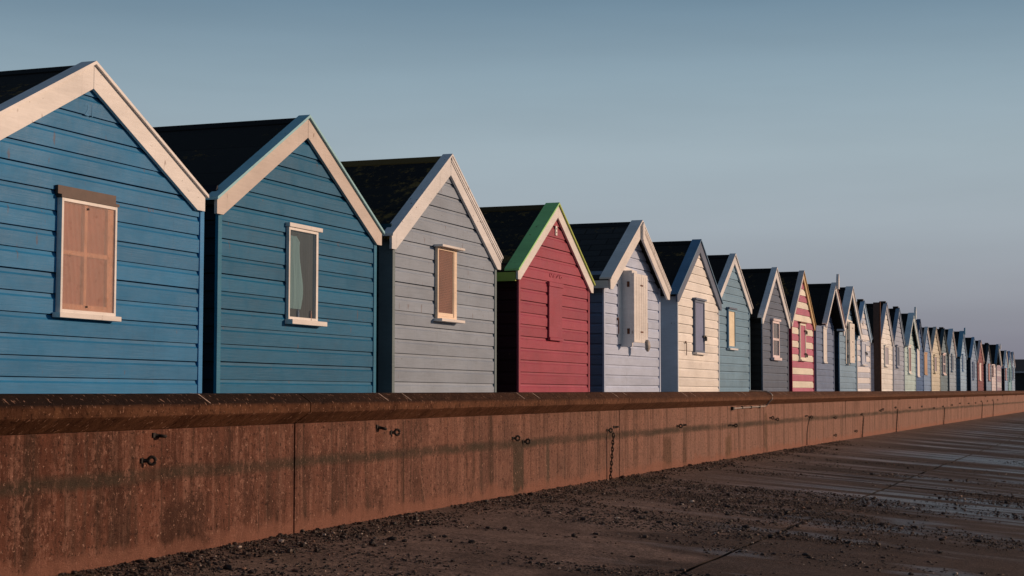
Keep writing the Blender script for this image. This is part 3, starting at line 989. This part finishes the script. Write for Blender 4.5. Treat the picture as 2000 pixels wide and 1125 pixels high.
def P(name, r, g, b, k=1.0, **kw):
    return paint(name, alb(r, g, b, k), **kw)
WHITEP = P('white_trim_paint', 228, 203, 190, grime=0.15)
WORN = P('worn_white_trim', 222, 200, 190, wear=1.0, grime=0.4)
def badge(H, root):
    b = MB(); b.box(-0.028, 0.020, -0.0245, -0.0155, 2.36, 2.455)
    b = b.build('number_plate', WHITEP, root)
    for z_ in (2.385, 2.42):
        d = MB(); d.box(-0.014, 0.006, -0.0262, -0.0247, z_, z_+.011)
        d.build('plate_mark', BROWN, b)
def scroll(H, root):
    m = MB()
    for k in range(4):
        pts = [(-0.16+k*0.10+0.035*math.cos(a*.55), -0.0165, 1.955-0.0*k+0.018*math.sin(a*.55+k)) for a in range(10)]
        m.tube(pts, 0.004, 5)
    m.build('relief_lettering', H['wall'], root)
def vent_plate(H, root):
    m = MB(); m.box(-0.05, 0.05, -0.024, -0.0155, H['ridge']-0.50, H['ridge']-0.40)
    m.build('vent_plate', WORN, root)
def hooks(us, z):
    def fn(H, root):
        for u in us:
            h = MB()
            h.box(u-.012, u+.012, -0.030, -0.0155, z, z+.03)
            h.tube([(u, -0.032, z+.01), (u+.004, -0.032, z-.07), (u+.008, -0.030, z-.15)], 0.005, 6)
            h.build('cabin_hook', RUST, root)
    return fn
def padlock_bag(H, root):
    u, z = H['win'][2]-0.04, H['win'][3]-0.01
    dep = H['win'][6]
    m = MB()
    rr = random.Random(3)
    vs, fs = [], []
    for i in range(6):
        for j in range(8):
            a = 2*math.pi*j/8
            rad = (0.018, 0.045, 0.052, 0.050, 0.046, 0.02)[i]*rr.uniform(.8, 1.2)
            vs.append((u+rad*math.cos(a), -dep-.04+rad*.55*math.sin(a), z+.05-i*0.027))
    for i in range(5):
        for j in range(8):
            fs.append((i*8+j, i*8+(j+1) % 8, (i+1)*8+(j+1) % 8, (i+1)*8+j))
    m.raw(vs, fs)
    m.build('lock_cover', simple('grey_lock_cover', (0.32, 0.31, 0.31), 0.6), root, smooth=True)
def digits(H, root):
    cu = bpy.data.curves.new('numerals', 'FONT')
    cu.body = '21'
    cu.size = 0.10
    cu.extrude = 0.0012
    cu.align_x = 'CENTER'
    o = bpy.data.objects.new('numerals_tmp', cu)
    COL.objects.link(o)
    dg = bpy.context.evaluated_depsgraph_get()
    me = bpy.data.meshes.new_from_object(o.evaluated_get(dg))
    bpy.data.objects.remove(o)
    n_ = bpy.data.objects.new('numerals', me)
    me.materials.append(H['wall'])
    COL.objects.link(n_)
    n_.parent = root
    n_.location = (0.0, -0.0150, 2.335)
    n_.rotation_euler = (R(90), 0, 0)
def post(H, root):
    m = MB(); m.box(-H['W']/2-.13, -H['W']/2-.08, -0.03, 0.10, 0.05, H['ridge']-.03)
    m.build('corner_board', BROWN, root)
    m = MB(); m.box(-H['W']/2-.13, -H['W']/2-.08, -0.055, -0.031, 0.05, H['ridge']-.01)
    m.build('rusty_edge', RUST, root)
def vane(H, root):
    m = MB(); m.box(-0.05, 0.05, -0.02, 0.10, H['ridge']+.005, H['ridge']+.05)
    m.build('ridge_block', BLACK, root)

blue1 = P('azure_blue_paint', 36, 103, 138)
teal2 = P('teal_blue_paint', 12, 88, 116)
grey3 = P('dove_grey_paint', 142, 140, 146)
red4 = P('brick_red_paint', 158, 60, 72)
lil5 = P('pale_lilac_paint', 184, 178, 190)
cre6 = P('warm_cream_paint', 238, 213, 194, grime=0.2)
slate6 = P('slate_blue_trim', 100, 102, 116)
duck7 = P('duck_egg_grey_paint', 116, 138, 152, wear=0.5)
sla8 = P('dark_slate_paint', 92, 94, 106)
str9a, str9b = P('raspberry_stripe', 184, 96, 112), P('cream_stripe', 236, 208, 184)
ochre9 = P('ochre_trim', 205, 160, 112)
sla10 = P('slate_lilac_paint', 110, 116, 138)
blu11 = P('grey_blue_paint', 128, 145, 160, wear=0.6)
st12a, st12b = P('pale_pink_band', 226, 203, 194), P('pale_grey_band', 190, 180, 186)
pin13 = P('shell_pink_paint', 232, 210, 200)
lil14 = P('grey_lilac_paint', 160, 154, 162)
gre15 = P('pale_sage_paint', 182, 188, 180)
blu16 = P('royal_blue_paint', 70, 96, 132)
blu17 = P('periwinkle_paint', 124, 140, 166)
yel18 = P('primrose_paint', 206, 182, 158)
gre19 = P('grey_green_paint', 108, 118, 122)
gry20 = P('light_grey_paint', 154, 156, 162)
ice21 = P('ice_blue_paint', 152, 166, 182)
blu22 = P('cadet_grey_paint', 130, 140, 158)
red23 = P('oxblood_paint', 128, 62, 62)
blu24 = P('storm_blue_paint', 122, 132, 150)
pin25 = P('blush_paint', 218, 190, 184)
chk26a, chk26b = P('gingham_white', 216, 198, 198), P('gingham_grey_pink', 176, 150, 160)
blu27 = P('sky_blue_paint', 130, 150, 172)
mint28 = P('mint_teal_paint', 132, 160, 164)
gry29 = P('dove_blue_paint', 150, 160, 175)
green_cap, lime_cap = P('grass_green_paint', 160, 200, 118), P('lime_edge_paint', 176, 176, 80)
shaded_blue_side = P('blue_side_shade', 20, 28, 40)  # near-black blue: shade of the gaps painted into the side walls
bluecap6 = P('blue_cap_paint', 100, 122, 140)
greyshut, cream_board = P('grey_shutter', 190, 180, 186), P('cream_board', 232, 190, 150)
purple6 = P('slate_purple_shutter', 118, 116, 138)
dgrey = P('dark_grey_shutter', 90, 92, 104)
brownp = P('tan_brown_shutter', 190, 140, 105)
pinkp = P('salmon_shutter', 190, 130, 120)
rust_m = P('rust_trim', 120, 60, 45)

HUTS = [
 dict(id=1, s=9.13, W=2.42, ov=-0.012, ridge=2.625, tip=2.02, wall=blue1, trim=WHITEP, felt=0, vh=0.155, corner=P('azure_corner', 50, 118, 160),
      win=('ribbed', -0.25, 0.29, 1.23, 1.85), extra=[digits], label='bright blue beach hut with a ribbed pink plastic window under a brown flashing', D=2.6, cap=0.085),
 dict(id=2, s=11.65, W=2.30, ov=0.06, ridge=2.72, tip=2.02, wall=teal2, trim=P('pinkish_trim', 206, 176, 160, grime=0.3), felt=1, vh=0.16, side=P('navy_side_shade', 16, 20, 30), corner=P('teal_corner', 36, 104, 126),  # side colour has the deep shadow beside the hut painted in
      capm=P('pale_blue_cap', 150, 180, 180), win=('curtain', -0.22, 0.23, 1.30, 1.93), label='teal blue beach hut with a dark glass window and a pale curtain'),
 dict(id=3, s=14.20, W=2.21, ov=0.07, ridge=2.79, tip=2.02, wall=grey3, trim=WORN, felt=0, vh=0.18, mould=True, cs=0.10, side=P('teal_side_shade', 24, 58, 64), corner=P('grey_green_corner', 110, 114, 112),  # side teal is darkened, shadow of the narrow gap painted in
      win=('mesh', -0.23, 0.20, 1.41, 2.00), label='dove grey beach hut with a rusty mesh window and peeling white gable boards'),
 dict(id=4, s=16.93, W=2.12, ridge=2.67, tip=1.94, wall=red4, trim=WHITEP, felt=0, vh=0.15, capm=green_cap, capR=lime_cap, eave=lime_cap, side=P('red_side_shade', 52, 12, 18),  # side red is darkened to paint in the shade of the gap
      win=('shutter', -0.19, 0.22, 1.34, 1.84, red4), extra=[badge, scroll], label='brick red beach hut with green edged white gable boards', cap=0.13),
 dict(id=5, s=19.68, W=2.20, ridge=2.75, tip=2.03, wall=lil5, trim=WHITEP, felt=2, vh=0.19, mould=True, p=0.12, apex_block=True, eave=WHITEP, cap=0.12, side=P('blue_grey_side', 120, 124, 140),
      win=('boxshutter', -0.53, 0.02, 1.36, 2.13, WHITEP, 0.15, (0.12, 0.80), RUST), extra=[hooks((-0.62, 0.52), 1.60), padlock_bag], label='pale lilac beach hut with a deep white box shutter and shingled roof'),
 dict(id=6, s=22.70, W=2.19, ridge=2.79, tip=2.03, wall=cre6, trim=slate6, felt=3, vh=0.17, capm=bluecap6, side=WHITEP, corner=P('lilac_white_corner', 206, 196, 200), cw=0.02, cs=0.22, cap=0.11,
      win=('panel', -0.23, 0.30, 1.32, 2.0, slate6, purple6, 0.03, slate6, WHITEP), hasp=[0.30], extra=[hooks((-0.72,), 1.42)], label='cream beach hut with slate blue gable boards and a purple grey shutter'),
 dict(id=7, s=25.3, W=2.10, ridge=2.81, tip=2.08, back=0.15, wall=duck7, trim=WORN, felt=1, vh=0.15,
      win=('panel', -0.36, 0.11, 1.44, 2.0, duck7, P('cream_blind', 235, 200, 165), 0.03, slate6, WORN), label='duck egg grey beach hut with a cream blind, squeezed behind the cream hut'),
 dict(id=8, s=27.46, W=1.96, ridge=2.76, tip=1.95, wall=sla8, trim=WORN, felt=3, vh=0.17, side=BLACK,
      win=('sash', -0.26, 0.27, 1.35, 1.92, (0.5, 0.36, 0.32)), winm=P('pink_white_window', 226, 190, 182), label='dark slate beach hut with a pinkish white two pane window'),
 dict(id=9, s=29.66, W=1.85, ridge=2.86, tip=1.97, wall=[str9a, str9b], stripes=lambda k: k % 2, side=str9a, side_stripes=lambda k: k % 2, trim=P('faded_pink_trim', 214, 184, 172), trimR=ochre9, capR=ochre9, felt=0, vh=0.14,
      corner=P('crimson_corner', 176, 44, 70), cw=0.015, cs=0.08, win=('panel', -0.24, 0.26, 1.36, 1.97, str9b, str9a, 0.035, rust_m, str9b), hasp=[0.14, 0.78], label='red and cream striped beach hut'),
 dict(id=10, s=31.75, W=1.78, ridge=2.78, tip=2.02, wall=sla10, trim=WORN, felt=1, vh=0.13, p=0.22, finial=0.17, capR=P('pink_edge', 190, 140, 130),
      win=('shutter', -0.14, 0.22, 1.36, 1.95, WHITEP, WORN), label='slate lilac beach hut with deep gable overhang and pointed finial'),
 dict(id=11, s=34.34, W=1.97, ridge=2.86, tip=1.98, wall=blu11, trim=WORN, felt=1, vh=0.17, p=0.12, cap=0.13, side=shaded_blue_side,
      win=('boxshutter', -0.27, 0.30, 1.38, 2.15, P('cream_white_shutter', 236, 208, 190), 0.07, (0.12, 0.5, 0.85), BLACK), label='grey blue beach hut with an open white box shutter on black hinges'),
 dict(id=12, s=36.17, W=1.68, ridge=2.68, tip=1.92, wall=[st12a, st12b], stripes=lambda k: (k//1) % 2, trim=P('blue_grey_trim', 170, 180, 192), felt=1, vh=0.13,
      win=('panel', -0.26, 0.30, 1.38, 1.85, st12b, greyshut, 0.05, st12a, WORN), hasp=[0.5], extra=[vane, vent_plate], label='pink and pale grey banded beach hut with a grey shutter'),
 dict(id=13, s=39.54, W=1.97, ridge=2.80, tip=1.92, wall=pin13, trim=P('grey_pink_trim', 190, 176, 176), felt=1, vh=0.14, side=lil5, corner=pin13, ridgem=FELT[1],
      win=('panel', -0.22, 0.34, 1.40, 1.84, pin13, P('mauve_grey_shutter', 168, 150, 152), 0.03), extra=[post, vane], label='shell pink beach hut with a rusty edged board at its left corner'),
 dict(id=14, s=41.46, W=1.75, ridge=2.78, tip=1.95, wall=lil14, trim=P('grey_trim_a', 140, 142, 150), felt=1, vh=0.13,
      win=('panel', -0.34, 0.10, 1.40, 1.89, lil14, dgrey, 0.03), extra=[vane], label='grey lilac beach hut with a dark grey shutter and black ridge end'),
 dict(id=15, s=43.58, W=1.95, ridge=2.75, tip=1.94, wall=gre15, trim=P('pale_white_trim', 214, 204, 200), felt=1, vh=0.16, p=0.12, finial=0.16, cap=0.13,
      win=('panel', -0.26, 0.20, 1.28, 1.95, pin13, P('brown_pink_panel', 150, 110, 105), 0.05), side=P('sage_side', 96, 120, 112), label='pale sage green beach hut with a tall narrow brown window'),
 dict(id=16, s=45.2, W=1.50, ridge=2.67, tip=1.90, wall=blu16, trim=P('royal_trim', 70, 84, 104), felt=1, vh=0.13,
      win=('shutter', -0.42, 0.06, 1.22, 1.90, WHITEP, WORN), label='royal blue beach hut with blue gable boards and a tall white shutter'),
 dict(id=17, s=46.75, W=1.45, ridge=2.53, tip=1.86, wall=blu17, trim=WHITEP, felt=1, vh=0.13,
      win=('shutter', -0.50, 0.10, 1.29, 1.82, brownp, brownp), label='narrow periwinkle beach hut with a tan shutter'),
 dict(id=18, s=48.95, W=2.00, ridge=2.60, tip=1.89, wall=yel18, trim=P('buff_trim', 190, 166, 150), felt=1, vh=0.13,
      win=('panel', -0.30, 0.22, 1.35, 1.82, yel18, P('mauve_panel', 160, 136, 140), 0.04), label='primrose yellow beach hut'),
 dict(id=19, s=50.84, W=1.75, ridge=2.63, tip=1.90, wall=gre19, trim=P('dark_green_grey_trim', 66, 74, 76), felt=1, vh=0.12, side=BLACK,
      win=('sash', -0.30, 0.30, 1.34, 1.90, (0.55, 0.38, 0.34)), winm=P('pale_pink_frame', 222, 186, 176), extra=[vane], label='grey green beach hut with dark gable boards and a pale pink window'),
 dict(id=20, s=53.24, W=1.95, ridge=2.70, tip=1.94, wall=gry20, trim=P('light_cap', 200, 196, 204), trimR=P('pinkish_right_trim', 190, 160, 150), felt=1, vh=0.13, cap=0.12,
      win=('panel', -0.26, 0.20, 1.44, 1.94, gry20, dgrey, 0.03), side=P('green_grey_side', 90, 102, 104), label='light grey beach hut with broad pale roof edge next to the primrose row'),
 dict(id=21, s=56.36, W=1.90, ridge=2.74, tip=1.93, wall=ice21, trim=P('teal_edge_trim', 120, 148, 160), trimR=P('grey_edge', 140, 142, 152), felt=1, vh=0.13, cap=0.12, finial=0.12,
      win=('panel', -0.22, 0.24, 1.50, 2.0, ice21, blu22, 0.03), side=P('grey_blue_side', 110, 124, 140), label='ice blue beach hut with teal roof edge and small finial'),
 dict(id=22, s=59.85, W=2.00, ridge=2.65, tip=1.97, wall=blu22, trim=P('steel_trim', 132, 150, 166), felt=1, vh=0.13, side=shaded_blue_side,
      win=('panel', -0.29, 0.25, 1.25, 1.81, blu22, P('slate_panel', 84, 94, 116), 0.03), label='cadet grey beach hut with a side wall in deep shade, left of the oxblood hut'),
 dict(id=23, s=62.35, W=2.10, ridge=2.62, tip=1.90, wall=red23, trim=P('pink_white_trim', 206, 168, 156), felt=1, vh=0.13,
      win=('shutter', -0.40, 0.20, 1.24, 1.78, P('white_far_window', 234, 196, 184), WHITEP), label='oxblood red beach hut with a white window'),
 dict(id=24, s=65.5, W=2.10, ridge=2.58, tip=1.90, wall=blu24, trim=P('black_green_trim', 44, 50, 52), felt=1, vh=0.13, side=shaded_blue_side,
      win=('panel', -0.10, 0.52, 1.25, 1.84, pinkp, pinkp, 0.05), extra=[vane], label='storm blue beach hut with black gable boards and a salmon window'),
 dict(id=25, s=67.55, W=1.80, ridge=2.62, tip=1.89, wall=pin25, trim=P('blue_green_trim', 96, 116, 130), felt=1, vh=0.12, p=0.2,
      win=('panel', -0.45, -0.08, 1.42, 1.80, P('mauve_frame', 150, 120, 120), P('brown_far', 140, 100, 96), 0.05), label='blush pink beach hut with blue green gable boards'),
 dict(id=26, s=70.1, W=1.95, ridge=2.60, tip=1.88, wall=[chk26a, chk26b], trim=WHITEP, felt=1, vh=0.12, finial=0.12, checks=True, stripes=lambda k: (k//2) % 2, side_stripes=lambda k: (k//2) % 2, eave=P('grey_far_eave', 150, 150, 160),
      label='pink and white chequered beach hut'),
 dict(id=27, s=73.6, W=1.90, ridge=2.53, tip=1.89, wall=blu27, trim=WHITEP, felt=1, vh=0.12, side=shaded_blue_side, corner=P('maroon_corner', 96, 40, 40), eave=P('grey_far_eave', 150, 150, 160),
      win=('panel', -0.45, 0.10, 1.33, 1.78, pinkp, pinkp, 0.05), label='sky blue beach hut with a maroon left corner'),
 dict(id=28, s=75.5, W=1.70, ridge=2.55, tip=1.90, wall=mint28, trim=P('lilac_far_trim', 176, 168, 180), felt=1, vh=0.12, corner=P('teal_far_corner', 70, 130, 140),
      win=('panel', -0.20, 0.28, 1.28, 1.82, mint28, dgrey, 0.03), label='mint teal beach hut between the last grey hut and the sky blue hut'),
 dict(id=29, s=77.5, W=1.80, ridge=2.56, tip=1.94, wall=gry29, trim=P('far_white_trim', 208, 186, 180), felt=1, vh=0.12,
      win=('panel', -0.40, 0.25, 1.37, 1.90, gry29, dgrey, 0.03), label='dove blue beach hut, last in the row before the dark kiosk'),
]
def make_checks(m):
    t = m.node_tree
    b = t.nodes['Principled BSDF']
    src = b.inputs['Base Color'].links[0].from_socket
    oc = nd(t, 'ShaderNodeTexCoord').outputs['Object']
    sp = nd(t, 'ShaderNodeSeparateXYZ')
    t.links.new(oc, sp.inputs[0])
    f = mth(t, 'GREATER_THAN', mth(t, 'FRACT', mth(t, 'MULTIPLY', mth(t, 'ADD', sp.outputs['X'], sp.outputs['Y']), 2.6)), 0.5)
    t.links.new(mixc(t, mth(t, 'MULTIPLY', f, 0.6), src, (0.30, 0.20, 0.22), 'MIX'), b.inputs['Base Color'])
for m in (chk26a, chk26b):
    make_checks(m)
for H in HUTS:
    make_hut(H)

# dark kiosk at the end of the row
kp = row_pt(95.0)
kiosk = empty('beach_kiosk', kp, ROW_A-R(14))
tag(kiosk, 'dark low kiosk with a pale gutter beyond the last hut', 'kiosk')
kd = simple('black_stained_boards', (0.016, 0.015, 0.016), 0.7, 0, 0.3, 6)
mb = MB(); shiplap(mb, 0.05, 1.86, lambda z: (-0.5, 5.0), lambda u, o, z: (-2.5-o, u, z)); mb.build('side_wall', kd, kiosk)
mb = MB(); shiplap(mb, 0.05, 1.86, lambda z: (-0.5, 5.0), lambda u, o, z: (2.5+o, u, z)); mb.build('side_wall', kd, kiosk)
mb = MB(); shiplap(mb, 0.05, 2.5, lambda z: (-2.48, 2.48) if z < 1.86 else (-(2.52-z)*3.7, (2.52-z)*3.7), lambda u, o, z: (u, -0.5-o, z)); mb.build('front_wall', kd, kiosk)
mb = MB(); shiplap(mb, 0.05, 2.5, lambda z: (-2.48, 2.48) if z < 1.86 else (-(2.52-z)*3.7, (2.52-z)*3.7), lambda u, o, z: (-u, 5.0+o, z)); mb.build('rear_wall', kd, kiosk)
for sgn in (-1, 1):
    mb = MB()
    q = [(0, 2.60), (sgn*2.75, 1.91), (sgn*2.75, 1.87), (0, 2.56)]
    mb.prism(q if sgn < 0 else q[::-1], -0.7, 5.2)
    mb.build('roof_slope', simple('dark_slate_roof', (0.022, 0.025, 0.028), 0.8), kiosk)
    mb = MB(); mb.box(sgn*2.765-.012, sgn*2.765+.012, -0.7, 5.2, 1.83, 1.93)
    mb.build('gutter', simple('grey_gutter', (0.35, 0.34, 0.36), 0.6), kiosk)

# ------------------------------------------------------------------ iron rings, chains, conduit on the wall
HUT_AT = sorted(((H['s']-H['W']/2), H['label'].split(' beach hut')[0]) for H in HUTS)
def nearest_hut(Y):
    # hut seen straight above the spot from the promenade's end of the wall
    p = wall_fr(Y)[0]
    x = p.x/p.y
    best = min(HUTS, key=lambda H: abs((row_pt(H['s']-H['W']/2).x/row_pt(H['s']-H['W']/2).y)-x))
    return best['label'].split(' beach hut')[0]
def ring_bolt(Y, z, turn, tilt, label, small=False, split=False):
    p, t, nn = wall_fr(Y)
    o = empty('ring_bolt', p+Vector((0, 0, z)), math.atan2(t.y, t.x))
    tag(o, label, 'ring bolt', 'iron ring bolts along the sea wall')
    a = MB()
    L = 0.034
    ux, uz = math.sin(turn), math.sin(tilt)
    d = Vector((math.sin(turn)*math.cos(tilt), -math.cos(turn)*math.cos(tilt), math.sin(tilt))).normalized()
    a.tube([Vector((0, 0.01, 0)), d*L], 0.0095, 8)
    a.box(-0.011, 0.011, -0.008, 0.004, -0.012, 0.012)
    a.build('shank', IRON, o)
    r = 0.0175
    c = d*(L+r*0.92)
    side = Vector((0, 0, 1)) if abs(d.z) < 0.8 else Vector((1, 0, 0))
    if small:
        side = Vector((d.y, -d.x, 0))
    side = (side-d*side.dot(d)).normalized()
    b = MB()
    b.tube([c+d*r*math.cos(k*math.pi/8)+side*r*math.sin(k*math.pi/8) for k in range(16)], 0.0080, 8, closed=True)
    b.build('eye', IRON, o, smooth=True)
    return o
def chain(Y, z, zb, label, out=0.055):
    p, t, nn = wall_fr(Y)
    o = MB()
    n_ = int((z-zb)/0.032)
    rr = random.Random(int(Y*10))
    for k in range(n_):
        zc = -k*0.032
        sx = -0.018*k/n_+rr.uniform(-.002, .002)
        alt = k % 2
        pts = []
        for q in range(12):
            a_ = q*math.pi/6
            w_, h_ = 0.011*math.sin(a_), 0.024*math.cos(a_)
            pts.append((sx+(w_ if alt else 0.3*w_), -out*(1-0.55*k/n_)+(0.3*w_ if alt else w_), zc+h_))
        o.tube(pts, 0.0052, 6, closed=True)
    ob = o.build('chain', IRON, smooth=True)
    ob.location = p+Vector((0, 0, z-0.05))
    ob.rotation_euler = (0, 0, math.atan2(t.y, t.x))
    tag(ob, label, 'chain', 'chains hanging on the sea wall')
RINGS = [(8.24, .594, 1.1, -.1), (8.14, .474, .75, 0), (10.80, .585, .9, -.25), (11.01, .541, .9, .05), (13.27, .444, .85, 0), (13.50, .410, .8, 0.05),
         (15.75, .453, 1.0, -.05), (15.96, .478, 1.25, 0), (18.24, .442, .8, 0), (18.46, .444, 1.2, .1), (20.60, .402, 1.3, .1), (20.81, .398, .6, 0),
         (22.98, .460, .7, 0), (23.31, .434, .8, 0), (25.47, .447, 1.2, .1), (25.75, .435, .6, -.1), (27.84, .389, .8, 0), (27.87, .103, .9, 0), (29.89, .124, .7, 0),
         (30.57, .403, .9, .1), (32.81, .454, 1.0, 0), (33.05, .47, .8, .1), (34.86, .495, 1.1, 0), (37.01, .476, 1.1, 0), (39.07, .482, 1.2, 0), (41.25, .427, .9, 0), (43.14, .449, 1.0, 0),
         (45.09, .473, .8, 0), (47.09, .502, 1.0, 0), (49.40, .487, .9, 0), (51.48, .489, 1.1, 0), (53.25, .53, 1.0, 0), (55.31, .53, 1.0, 0), (57.17, .55, .9, 0), (59.13, .55, 1.0, 0)]
seen = {}
for i, (Y, z, a, b_) in enumerate(RINGS):
    hn = nearest_hut(Y)
    mates = [q for q in RINGS if nearest_hut(q[0]) == hn]
    mates.sort()
    j = mates.index((Y, z, a, b_))
    w = 'only one' if len(mates) == 1 else ['left one', 'right one'][j] if len(mates) == 2 else ['left one', 'middle one', 'right one'][j] if len(mates) == 3 else ['leftmost', 'second from left', 'third from left', 'rightmost'][min(j, 3)]
    if i == 0:
        lab = 'stubby black ring bolt seen edge-on, highest on the wall, below the bright blue hut'
    elif i == 1:
        lab = 'black ring bolt with open round eye, the lower of two below the bright blue hut'
    elif w == 'only one':
        lab = 'iron ring bolt in the wall below the %s hut' % hn
    else:
        lab = 'iron ring bolt below the %s hut, %s of these' % (hn, w)
    ring_bolt(Y, z, a, b_, lab, small=(i in (0, 2, 7, 9, 10, 14)))
for Y, z, zb, extra in ((15.78, .453, .0, 'thick'), (30.6, .40, .0, ''), (34.9, .49, .0, ''), (43.2, .45, .0, ''), (53.3, .53, 0, ''), (57.2, .55, 0, '')):
    chain(Y, z, zb, 'rusty chain hanging down the wall below the %s hut' % nearest_hut(Y))
def cord(Y, z, label):
    p, t, nn = wall_fr(Y)
    m = MB()
    m.tube([(0, -0.06, 0), (0.012, -0.05, -0.03), (0.006, -0.03, -0.12), (0.0, -0.014, -0.25), (-0.01, -0.012, -z+.01)], 0.0065, 6)
    o = m.build('cord', BLACK, smooth=True)
    o.location = p+Vector((0, 0, z))
    o.rotation_euler = (0, 0, math.atan2(t.y, t.x))
    tag(o, label, 'cord')
cord(25.55, .44, 'thin black cord hanging from a ring bolt below the %s hut' % nearest_hut(25.5))
# conduit
p, t, nn = wall_fr(20.74)
cd = empty('conduit_pipe', p, math.atan2(t.y, t.x))
tag(cd, 'thin grey pipe clipped under the coping and turned up over its edge', 'pipe')
def wl(Y, out, z):
    q, tt, n2 = wall_fr(Y)
    v = q+n2*out+Vector((0, 0, z))-p
    return (v.dot(t), -v.dot(nn), v.z)
m = MB()
zt = top_z(22)
m.tube([wl(20.85, .012, .607), wl(21.5, .012, .612), wl(22.2, .012, .617), wl(22.62, .012, .62)], 0.0095, 8)
m.tube([wl(22.62, .012, .62), wl(22.64, .04, .637), wl(22.65, .085, zt-.118), wl(22.65, .112, zt-.10), wl(22.65, .114, zt-.05), wl(22.65, .085, zt-.022), wl(22.65, .03, zt+.004), wl(22.65, -.2, zt+.010)], 0.0095, 8)
m.build('pipe', simple('grey_plastic_conduit', (0.30, 0.27, 0.26), 0.5), cd, smooth=True)
m = MB()
for yy_ in (21.3, 21.8, 22.3):
    a = wl(yy_, .006, .614)
    m.box(a[0]-.012, a[0]+.012, a[1]-.020, a[1]+.004, a[2]-.018, a[2]+.018)
m.build('clip', BLACK, cd)
m = MB()
a = wl(20.80, .015, .607); m.box(a[0]-.05, a[0]+.02, a[1]-.015, a[1]+.012, a[2]-.022, a[2]+.022)
m.build('cable_end', BLACK, cd)

# ------------------------------------------------------------------ loose shingle
def shingle_mat():
    m, t, b = new_mat('loose_stones')
    g_ = nd(t, 'ShaderNodeNewGeometry')
    r = nd(t, 'ShaderNodeValToRGB')
    r.color_ramp.interpolation = 'CONSTANT'
    el = r.color_ramp.elements
    cols = [(0, (0.018, 0.013, 0.012)), (0.34, (0.032, 0.021, 0.018)), (0.60, (0.055, 0.034, 0.026)), (0.78, (0.09, 0.055, 0.04)), (0.90, (0.15, 0.075, 0.05)), (0.955, (0.26, 0.19, 0.15)), (0.988, (0.5, 0.42, 0.36))]
    el[0].position, el[0].color = 0, cols[0][1]+(1,)
    el[1].position, el[1].color = cols[1][0], cols[1][1]+(1,)
    for p_, c_ in cols[2:]:
        q = el.new(p_)
        q.color = c_+(1,)
    t.links.new(g_.outputs['Random Per Island'], r.inputs[0])
    t.links.new(r.outputs[0], b.inputs['Base Color'])
    b.inputs['Roughness'].default_value = 0.7
    return m
from mathutils import noise as mn
ICO = []
def ico():
    ph = (1+5**.5)/2
    v = [(-1, ph, 0), (1, ph, 0), (-1, -ph, 0), (1, -ph, 0), (0, -1, ph), (0, 1, ph), (0, -1, -ph), (0, 1, -ph), (ph, 0, -1), (ph, 0, 1), (-ph, 0, -1), (-ph, 0, 1)]
    f = [(0,11,5),(0,5,1),(0,1,7),(0,7,10),(0,10,11),(1,5,9),(5,11,4),(11,10,2),(10,7,6),(7,1,8),(3,9,4),(3,4,2),(3,2,6),(3,6,8),(3,8,9),(4,9,5),(2,4,11),(6,2,10),(8,6,7),(9,8,1)]
    return [Vector(x).normalized() for x in v], f
IV, IF = ico()
OV = [Vector(q) for q in ((1, 0, 0), (-.3, .95, 0), (-.6, -.8, 0), (0, 0, 1), (.1, 0, -1))]
OF = [(0, 1, 3), (1, 2, 3), (2, 0, 3), (1, 0, 4), (2, 1, 4), (0, 2, 4)]
sv, sf = [], []
rs = random.Random(11)
count = 0
while count < 170000:
    Y = 4.6+24*rs.random()**1.75
    o_ = rs.uniform(0.0, 4.6)
    k = mn.noise(Vector((Y*0.9, o_*0.38, 0)))*0.9+mn.noise(Vector((Y*2.6, o_*1.5, 5)))*0.6+mn.noise(Vector((Y*9, o_*7, 9)))*0.35
    dens = (0.30 if Y > 10.5 else 0.44)+1.35*k
    if o_ < 0.35:
        dens += 0.55
    if Y > 17:
        dens -= 0.25+0.03*(Y-17)+(0 if o_ > .25 else -.3)
    if rs.random() > dens:
        continue
    u = rs.random()
    r = 0.0021+0.0075*u**4+(0.011*rs.random()**1.5 if u > 0.988 else 0)
    if o_ < 0.25:
        o_ = max(0.01, o_)
    p, t, nn = wall_fr(Y)
    c = p+nn*o_
    z = ground_z(o_)
    a = rs.uniform(0, 6.28)
    ca, sa = math.cos(a), math.sin(a)
    sx, sy, sz = r*rs.uniform(.9, 1.7), r*rs.uniform(.7, 1.2), r*rs.uniform(.45, .85)
    b0 = len(sv)
    for q in (IV if r > 0.0055 else OV):
        j = rs.uniform(.82, 1.15)
        x, y = q.x*sx*j, q.y*sy*j
        sv.append((c.x+x*ca-y*sa, c.y+x*sa+y*ca, z+sz*0.65+q.z*sz*j))
    sf += [(b0+i, b0+j, b0+k_) for i, j, k_ in (IF if r > 0.0055 else OF)]
    count += 1
me = bpy.data.meshes.new('shingle')
me.from_pydata(sv, [], sf)
me.materials.append(shingle_mat())
sh = bpy.data.objects.new('shingle', me)
COL.objects.link(sh)
sh['kind'] = 'stuff'

S.render.engine = 'CYCLES'
S.cycles.max_bounces = 6
